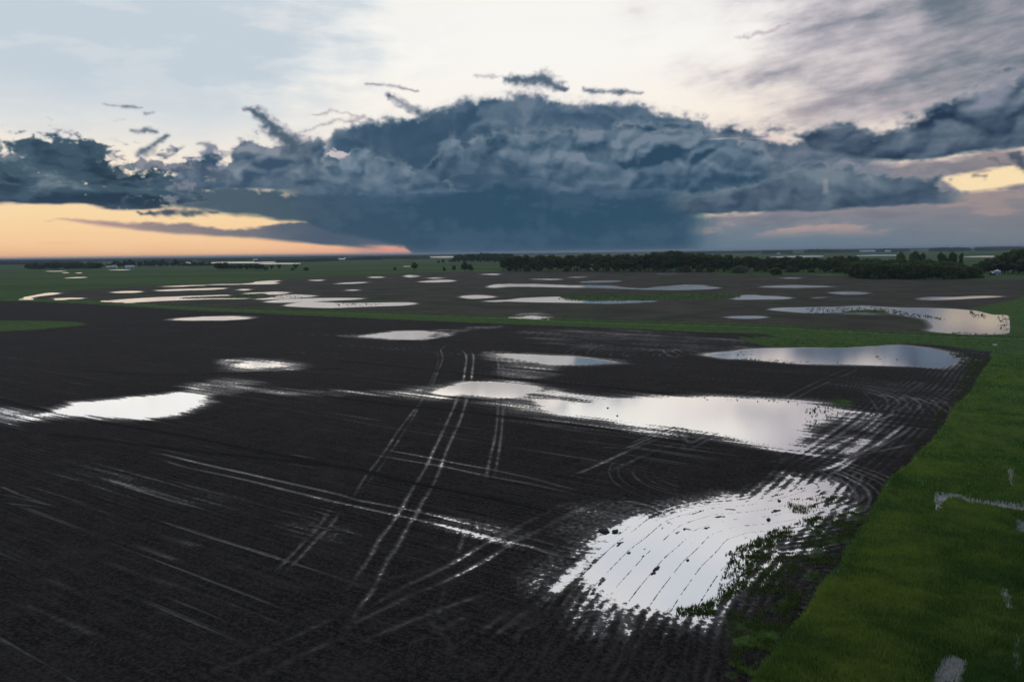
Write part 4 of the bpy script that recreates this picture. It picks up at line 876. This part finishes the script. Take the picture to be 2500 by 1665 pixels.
def tree(key, px, basey, topy, label, cat='tree', group=None, wid=None, jit=0., rs=random, name=None):
    nm, tm, cm, H, W = PROTO[key]
    x, y = gp(px, basey); D = math.hypot(x, y)
    hz = gp_h(px, topy, D)
    s = max(hz, 2.0)/H; sw = (wid/W) if wid else s*rs.uniform(1.0, 1.35)
    o = bpy.data.objects.new(name or nm, None); COL.objects.link(o); o.location = (x, y, float(zat(np.array([[x, y]]))[0])-.1 if y > 30 else 0)
    o.rotation_euler.z = rs.uniform(0, 6.28); o.scale = (sw, sw, s); o['label'] = label; o['category'] = cat
    o.empty_display_size = 1
    if group: o['group'] = group
    for pn, me in (('trunk', tm), ('crown', cm)):
        c = bpy.data.objects.new(pn, me); COL.objects.link(c); c.parent = o
    return o
def gp_h(px, topy, D):
    """height of the point at distance D seen at pixel (px, topy)"""
    d = ray(px, topy); return CAM_H+D*d[2]/math.hypot(d[0], d[1])
rs = random.Random(11)
def belt(line, n, keys, label, group, rows=((0, 1., 0),), jx=3., name=None):
    """line: (px, basey, topy); rows: (extra px up of the base, share of n, top offset)"""
    xs = [p[0] for p in line]
    for up, share, dt in rows:
        m = max(2, int(n*share))
        for i in range(m):
            px = xs[0]+(xs[-1]-xs[0])*(i+.5)/m+rs.uniform(-jx, jx)
            if any(abs(px-g_) < 5.5 for g_ in GAPS) and up < 3: continue
            by = np.interp(px, xs, [p[1] for p in line])-up; ty = np.interp(px, xs, [p[2] for p in line])+dt+rs.uniform(-4.6, 3.8)
            tree(rs.choice(keys), px, by, min(ty, by-5), label, group=group, rs=rs, name=name)
GAPS = [1348, 1446]
belt([(1222,662,632),(1260,662,626),(1350,662,624),(1420,662,624),(1500,663,625),(1560,663,622),(1620,663,618),(1660,663,615),(1700,663,620),(1760,663,624),(1860,664,630),(1950,664,631),(2060,666,634)],
     62, 'aabbccd', 'dark leafy tree in the front of the long dense belt behind the flooded field', 'trees of the long dense belt', rows=((0, 1, 2), (3.5, .6, 0), (7, .55, -1)))
belt([(1225,663,650),(1500,664,650),(1800,665,652),(2050,667,654)], 30, 'cg', 'low dark bush at the foot of the long tree belt', 'bushes at the foot of the long belt', jx=9, name='scrub_bush')
belt([(2058,668,652),(2078,677,643),(2110,680,640),(2160,681,638),(2250,682,641),(2330,682,647),(2390,678,652)], 22, 'cceg', 'bushy tree at the near edge of the round dark grove', 'trees of the round grove', rows=((0, 1, 3), (4, .8, -2), (9, .7, -5)), jx=4)
for a in [('e', 2198, 664, 617, 30), ('e', 2232, 663, 615, 34), ('e', 2250, 663, 620, 24), ('e', 2296, 664, 619, 26), ('e', 2322, 664, 617, 28)]:
    tree(a[0], a[1], a[2], a[3], 'big rounded tree rising out of the middle of the round grove', group='tall rounded trees of the grove', wid=a[4]*.46, rs=rs)
tree('d', 2344, 664, 618, 'narrow upright tree rising between the rounded trees of the grove', wid=6, rs=rs)
belt([(2385,668,640),(2420,668,632),(2450,669,622),(2475,669,612),(2500,669,607),(2560,670,606)], 11, 'aabc', 'tall dark tree standing behind the small grain bin', 'trees behind the grain bin', rows=((0, 1, 2), (4, .9, 0)), jx=5)
belt([(2030,652,629),(2100,651,628)], 5, 'ab', 'tree in the short row rising just behind the long belt', 'short row behind the long belt', jx=4)
# the belt further back, left end of the long one
belt([(1096,641,634),(1115,641,626),(1160,640.5,622),(1195,640.5,620),(1250,640.5,623)], 30, 'abcd', 'bluish green tree of the farther belt beyond the green meadow', 'trees of the farther belt', rows=((0, 1, 1), (2, .7, 0)))
# single trees in the meadow
tree('d', 1012, 662.5, 641, 'loose dark tree standing alone in the meadow beyond the pale pools', wid=12, rs=rs)
tree('g', 964, 659.5, 653, 'small low bush left of the lone loose tree in the meadow', cat='bush', wid=8, rs=rs, name='scrub_bush')
tree('a', 1134, 662, 640, 'tallest tree of the small clump in front of the farther belt', wid=13, rs=rs)
tree('c', 1148, 662, 646, 'wide lower tree at the right side of the small clump', wid=11, rs=rs)
tree('b', 1109, 661.5, 648, 'rounded small tree just left of the small clump', wid=8, rs=rs)
tree('g', 1084, 662, 653, 'dark shrub at the left end of the clump, smallest of its row', cat='bush', wid=6, rs=rs, name='scrub_bush')
tree('b', 1082, 642, 633.5, 'right one of the two small trees on the far green rise', wid=13, rs=rs)
tree('g', 1071, 642, 636, 'left lower one of the two small trees on the far green rise', wid=9, rs=rs)
tree('w', 1806, 667.5, 650, 'pale grey green willow bush in front of the long belt', cat='bush', wid=24, rs=rs)
tree('g', 1893, 671.5, 654, 'dark green rounded bush right of the pale willow bush', cat='bush', wid=17, rs=rs, name='scrub_bush')
belt([(528,659,645),(560,659,643),(630,659.5,644),(655,659.5,647)], 17, 'bcd', 'dark tree of the short straight row on the meadow', 'short straight row on the meadow', jx=2)
for a in [('f', 664, 659.8, 647, 8), ('f', 682, 659.6, 645.5, 9), ('g', 648, 660, 651, 6)]: tree(a[0], a[1], a[2], a[3], 'loose tree at the right end of the straight row', group='loose trees ending the straight row', wid=a[4], rs=rs)
tree('f', 722, 660, 644.5, 'leaning loose tree between the straight row and the low bush', wid=12, rs=rs)
tree('g', 714, 660.5, 654, 'shrub at the foot of the leaning loose tree', cat='bush', wid=8, rs=rs, name='scrub_bush')
tree('g', 747, 660.8, 653, 'low spreading dark bush right of the leaning loose tree', cat='bush', wid=13, rs=rs, name='scrub_bush')
belt([(62,657.5,648),(80,657.5,644),(160,656.5,643.5),(250,656,642)], 30, 'bceg', 'dark tree of the windbreak left of the white farm buildings', 'windbreak left of the farm', jx=2)
belt([(240,653,642),(285,652.5,640),(300,652.5,635),(316,652.5,637),(335,652,639),(380,651.5,636),(398,651.5,637),(408,651.5,640),(430,651,635),(442,651,640)], 24, 'abc', 'bluish dark tree growing behind the white farm buildings', 'farmyard trees', rows=((0, 1, 0),), jx=3)
belt([(440,649.5,644),(530,649,643)], 12, 'g', 'low hedge bush in front of the far pale lake', 'hedge by the lake', jx=2, name='scrub_bush')
for a in [('f', 447, 649, 636, 12), ('f', 468, 649, 637.5, 10), ('f', 498, 649, 637, 16), ('f', 512, 649, 637.5, 12)]: tree(a[0], a[1], a[2], a[3], 'flat topped tree silhouetted against the far pale lake', group='flat topped trees by the lake', wid=a[4], rs=rs)

# ------------------------------------------------------------------ distant woods: long uneven masses of crowns
m_wood, b, out = mat('distant_wood_foliage'); P_, a_, b__, c_ = geo_pos()
lk(mixl(noise(P_, .05, 3, .6), (.010,.022,.016), (.035,.055,.030)), b.inputs['Base Color']); b.inputs['Roughness'].default_value = .9; b.inputs['Specular IOR Level'].default_value = .1
def wood(line, seed, depth=.05, label='far wood'):
    xs = [p[0] for p in line]; n = int((xs[-1]-xs[0])*1.4)+6
    V_ = []; K = 9
    for i in range(n):
        px = xs[0]+(xs[-1]-xs[0])*i/(n-1); by = np.interp(px, xs, [p[1] for p in line]); ty = np.interp(px, xs, [p[2] for p in line])
        x, y = gp(px, by); D = math.hypot(x, y); H = max(4., gp_h(px, ty, D)); endf = min(1, (i+1)/5, (n-i)/5)**.5
        dep = D*depth
        for k in range(K):
            t = k/(K-1); s = 1+t*dep/D
            prof_ = (min(1, t*5+.0)*min(1, (1-t)*5))**.5 if 0 < k < K-1 else 0
            hh = H*prof_*endf*(.86+.26*float(perlin(np.array([i*.33+seed*3.1]), np.array([k*.9+seed]), seed)[0])+.16*float(perlin(np.array([i*.9]), np.array([k*1.7]), seed+5)[0]))
            V_.append((x*s, y*s, hh-.2))
    F_ = [(i*K+k, (i+1)*K+k, (i+1)*K+k+1, i*K+k+1) for i in range(n-1) for k in range(K-1)]
    me = pymesh('distant_wood', V_, F_, m_wood)
    link('distant_wood', me, kind='stuff')
k_ = 0
for line in [[(672,640.6,634),(700,640.4,633),(760,639.6,632),(795,638.5,630),(828,637.5,631)], [(842,636,630),(900,635,626),(935,634.5,625.5)], [(930,633,626),(1000,633,624.5),(1050,631,624)], [(1000,633.5,628),(1050,632,627)],
             [(1860,620.5,612),(1900,620,611.5),(1936,620,612)], [(1962,619,612),(1975,618.8,608.5),(2000,618.5,608.6),(2060,617,609.5),(2097,616.5,610)], [(2132,615.8,608),(2180,615.4,607),(2222,614.2,606.8)], [(2266,615,605.5),(2300,614.8,604.5),(2350,614,604),(2372,613,605.5)], [(2376,611,603.5),(2430,609.5,602),(2560,608,600)],
             [(-60,644,637),(0,642,635.5),(120,641,634.3),(300,638.5,633)], [(280,638,633),(400,636.5,631.5),(480,636,631)], [(470,634,630.5),(600,632.5,629),(760,630.5,627)], [(740,630,626.5),(830,628.5,625),(980,627,623.5)], [(960,626.5,623.3),(1150,624,620.5)],
             [(1150,623.5,620),(1300,621.5,618)], [(1290,622.5,618.8),(1420,620.5,617.5),(1600,618,615.5)], [(1590,618,614.5),(1700,617.5,613.5),(1800,617.5,613.2)], [(1790,618,612.3),(1870,617,611.7)], [(1860,615,611),(2100,612,608)], [(2090,612,608),(2300,609,605)], [(620,640,634.5),(690,637.5,633)], [(-60,648,639),(90,646,638),(200,645,638)], [(-60,641,634.5),(200,638.5,632.8),(420,635,630.5)], [(330,641,635),(470,640,633.5)], [(480,638.2,631.5),(560,637.6,631),(640,636.5,630)], [(640,633.5,628),(760,632,627),(840,631,626.5)], [(1620,621,615),(1760,619.5,613.8),(1850,618.6,612.8)], [(2380,614,606),(2470,612,604.5),(2560,611,603)]]:
    wood(line, k_ := k_+1)
# ------------------------------------------------------------------ farm buildings and small things
def simple(name, col, rough=.6, metal=0., nz_=0.):
    m, b, out = mat(name)
    if nz_:
        P_, *_r = geo_pos(); lk(mixl(noise(P_, 1.5, 4, .6)*nz_, col, tuple(c*.55 for c in col)), b.inputs['Base Color'])
    else: b.inputs['Base Color'].default_value = (*col, 1)
    b.inputs['Roughness'].default_value = rough; b.inputs['Metallic'].default_value = metal; return m
m_white = simple('white_paint', (.78,.78,.76), .6, 0, .3); m_roofw = simple('pale_metal_roof', (.62,.66,.70), .35, .3, .3); m_roofd = simple('grey_shingle', (.16,.16,.17), .8, 0, .4)
m_dark = simple('dark_opening', (.02,.02,.022), .5); m_steel = simple('galvanised_steel', (.36,.42,.48), .4, .6, .4); m_teal = simple('green_steel_wall', (.18,.30,.30), .5, 0, .3)
def boxm(x0, x1, y0, y1, z0, z1):
    return [(x0,y0,z0),(x1,y0,z0),(x1,y1,z0),(x0,y1,z0),(x0,y0,z1),(x1,y0,z1),(x1,y1,z1),(x0,y1,z1)], [(0,3,2,1),(4,5,6,7),(0,1,5,4),(1,2,6,5),(2,3,7,6),(3,0,4,7)]
def part(parent, name, shapes, m, **kw): return link(name, pymesh(name, *join(shapes), m), parent, **kw)
def building(name, px, basey, L, Wd, Hw, Hr, rot, label, wall=m_white, roof=m_roofw, gable_front=False, wins=2, door=True, cat='building', group=None):
    x, y = gp(px, basey)
    o = bpy.data.objects.new(name, None); COL.objects.link(o); o.location = (x, y, float(zat(np.array([[x, y]]))[0])-.1); o.rotation_euler.z = rot-math.atan2(x, y)
    o['label'] = label; o['category'] = cat
    if group: o['group'] = group
    h = L/2; w = Wd/2
    walls = [(-h,-w,0),(h,-w,0),(h,w,0),(-h,w,0),(-h,-w,Hw),(h,-w,Hw),(h,w,Hw),(-h,w,Hw),(-h,0,Hw+Hr),(h,0,Hw+Hr)]
    wf = [(0,1,5,4),(2,3,7,6),(1,2,6,9,5),(3,0,4,8,7)]
    part(o, 'wall', [(walls, wf)], wall)
    e = .4; t = .12; k = Hr/w
    rf = [(-h-e,-w-e,Hw-e*k+.02),(h+e,-w-e,Hw-e*k+.02),(h+e,0,Hw+Hr+.02),(-h-e,0,Hw+Hr+.02),(-h-e,w+e,Hw-e*k+.02),(h+e,w+e,Hw-e*k+.02)]
    rf += [(a, b_, c+t) for a, b_, c in rf]
    part(o, 'roof', [(rf, [(0,1,2,3),(3,2,5,4),(6,9,8,7),(9,10,11,8),(0,6,7,1),(4,5,11,10),(0,3,9,6),(3,4,10,9),(1,7,8,2),(2,8,11,5)])], roof)
    if door: part(o, 'door', [boxm(h*.35, h*.35+min(3.2, L*.22), -w-.06, -w-.003, 0, min(3., Hw*.8))], m_dark)
    for i in range(wins):
        cx = -h*.75+i*L*.2; part(o, 'window', [boxm(cx, cx+1.1, -w-.05, -w-.003, Hw*.4, Hw*.4+1.1)], m_dark)
    return o
building('farm_shed', 267, 655.2, 11, 8, 3.6, 1.6, 0, 'white shed, leftmost of the farm buildings before the dark trees')
building('farm_house', 280.5, 654.8, 10, 8, 3.6, 3.2, radians(-35), 'white gabled farm house between the shed and the long barn')
building('long_barn', 317, 655, 18, 9, 3.2, 3.2, radians(8), 'long pale roofed barn, rightmost of the white farm buildings', roof=m_roofw, wins=4)
building('garden_hut', 249, 654.8, 3.2, 3, 3., 1.4, 0, 'tiny white hut at the edge of the windbreak beside the farm', wins=1, door=False)
building('white_house', 1348, 656, 8, 8, 7.5, 3.2, radians(70), 'white gabled house showing through a gap in the long tree belt', wins=2)
building('white_cottage', 1446, 660, 7, 6, 5., 2.5, radians(20), 'small white cottage low in the second gap of the long belt', wins=1)
building('machine_shed', 2118, 617.3, 70, 22, 6, 6, radians(6), 'very long pale roofed shed far off between two distant woods', wall=m_teal, wins=0)
building('machine_shed', 2168, 616.2, 30, 16, 5, 5, radians(-30), 'pale gabled shed far off, right of the very long one', wall=m_teal, wins=0)
building('far_farm_house', 1901, 620.8, 16, 10, 3, 2.5, 0, 'tiny white roof in front of a distant wood on the far plain', wins=0, door=False)
building('far_barn', 624, 637.3, 24, 12, 5, 5, radians(30), 'pale barn on the far shore above the left lake', wins=0)
# grain bin
x, y = gp(2434, 673.2)
o = bpy.data.objects.new('grain_bin', None); COL.objects.link(o); o.location = (x, y, .3); o['label'] = 'small round steel grain bin with a conical roof by the dark trees'; o['category'] = 'grain bin'
R_ = 2.7; n = 40; Hh = 3.6; vs = []; fs = []
K = 24
for k in range(K+1):
    zz = Hh*k/K; r_ = R_+(.04 if k % 2 else -.0)
    vs += [(r_*cos(i*2*pi/n), r_*sin(i*2*pi/n), zz) for i in range(n)]
fs = [(k*n+i, k*n+(i+1) % n, (k+1)*n+(i+1) % n, (k+1)*n+i) for k in range(K) for i in range(n)]
part(o, 'drum', [(vs, fs)], m_steel)
ring = [(r_*cos(i*2*pi/n), r_*sin(i*2*pi/n), zz) for r_, zz in ((R_+.15, Hh-.05), (.35, Hh+1.25), (.35, Hh+1.5), (.02, Hh+1.6)) for i in range(n)]
part(o, 'roof', [(ring, [(k*n+i, k*n+(i+1) % n, (k+1)*n+(i+1) % n, (k+1)*n+i) for k in range(3) for i in range(n)])], m_roofw)
part(o, 'door', [boxm(-.45, .45, -R_-.12, -R_+.05, .4, 1.7)], m_dark)
building('lean_to_hut', 2421, 673.4, 2.6, 2.6, 2.2, 1.1, radians(60), 'small dark hut with pale roof edge beside the grain bin', wall=simple('weathered_boards', (.12,.08,.07), .9, 0, .4), wins=1, cat='hut')
# white tub at the corner of the field
x, y = gp(2428.6, 848.5)
def ngon_ring(r, zz, n=20): return [(r*cos(i*2*pi/n), r*sin(i*2*pi/n)*.7, zz) for i in range(n)]
pr_ = [(.46,0),(.52,.30),(.56,.30),(.56,.34),(.49,.34),(.44,.06),(.01,.05)]; n = 20
vs = [v for r_, zz in pr_ for v in ngon_ring(r_, zz)]
me = pymesh('white_tub', vs, [(k*n+i, k*n+(i+1) % n, (k+1)*n+(i+1) % n, (k+1)*n+i) for k in range(len(pr_)-1) for i in range(n)], simple('white_plastic', (.8,.82,.82), .4))
o = link('white_tub', me, label='small white tub lying in the grass at the corner of the field', category='tub'); o.location = (x, y, float(zat(np.array([[x, y]]))[0])+.18)
# dark lumps of mud and flood debris in the water
m_mud = simple('wet_mud_lump', (.018,.016,.016), .45, 0, .5)
def lump(name, px, py, sx_, sy_, sz_, label, seed, cat='mud clod', m=None):
    import bmesh
    bm = bmesh.new(); bmesh.ops.create_icosphere(bm, subdivisions=3, radius=1)
    for v in bm.verts:
        c = v.co; k = 1+.35*float(perlin(np.array([c.x*1.6+seed]), np.array([c.y*1.6+c.z*1.3]), seed)[0])+.15*float(perlin(np.array([c.x*4+seed]), np.array([c.y*4-c.z*3]), seed+1)[0])
        v.co = Vector((c.x*sx_*k, c.y*sy_*k, c.z*sz_*k))
    me = bpy.data.meshes.new(name); bm.to_mesh(me); bm.free(); me.materials.append(m or m_mud)
    o = link(name, me, label=label, category=cat); x, y = gp(px, py); o.location = (x, y, sz_*.35); o.rotation_euler.z = seed
    return o
lump('mud_clod', *fp('Q3', 865, 454), .22, .17, .13, 'dark clod of mud sticking out of the middle of the near pool', 1)
lump('mud_clod', *fp('Q3', 965, 279), .16, .14, .10, 'tiny dark clod near the top of the near pool', 2)
lump('mud_clod', *fp('Q1', 1640, 832), .11, .11, .08, 'tiny dark clod in the open water of the near pool', 3)
lump('mud_clod', *fp('F', 1855, 557), .17, .14, .11, 'dark clod near the left end of the big middle pool', 4)
lump('mud_clod', *fp('F', 1921, 610), .17, .13, .10, 'dark clod at the lower left edge of the big middle pool', 5)
lump('mud_heap', *fp('Q1', 858, 560), .50, .32, .20, 'dark heap of pushed up mud beside the near pool', 6, 'mud heap')
lump('mud_heap', *fp('Q1', 965, 565), .34, .22, .15, 'smaller mud heap right of the big one at the pool edge', 7, 'mud heap')

# ------------------------------------------------------------------ haze
hz_v, hz_f = boxm(-26000, 26000, -60, 30000, -1.6, 48)
hm_ = bpy.data.materials.new('haze_air'); hm_.use_nodes = True; nt = hm_.node_tree; nt.nodes.clear()
pv = nt.nodes.new('ShaderNodeVolumePrincipled'); pv.inputs['Color'].default_value = (.70, .84, 1, 1); pv.inputs['Density'].default_value = HAZE; pv.inputs['Anisotropy'].default_value = 0.
ho = nt.nodes.new('ShaderNodeOutputMaterial'); nt.links.new(pv.outputs[0], ho.inputs['Volume'])
hme = bpy.data.meshes.new('haze'); hme.from_pydata(hz_v, [], hz_f); hme.materials.append(hm_)
if HAZE: link('haze', hme, kind='stuff')
sc.cycles.volume_bounces = 0; sc.cycles.max_bounces = 6; sc.cycles.transparent_max_bounces = 8
sc.cycles.caustics_reflective = False; sc.cycles.caustics_refractive = False
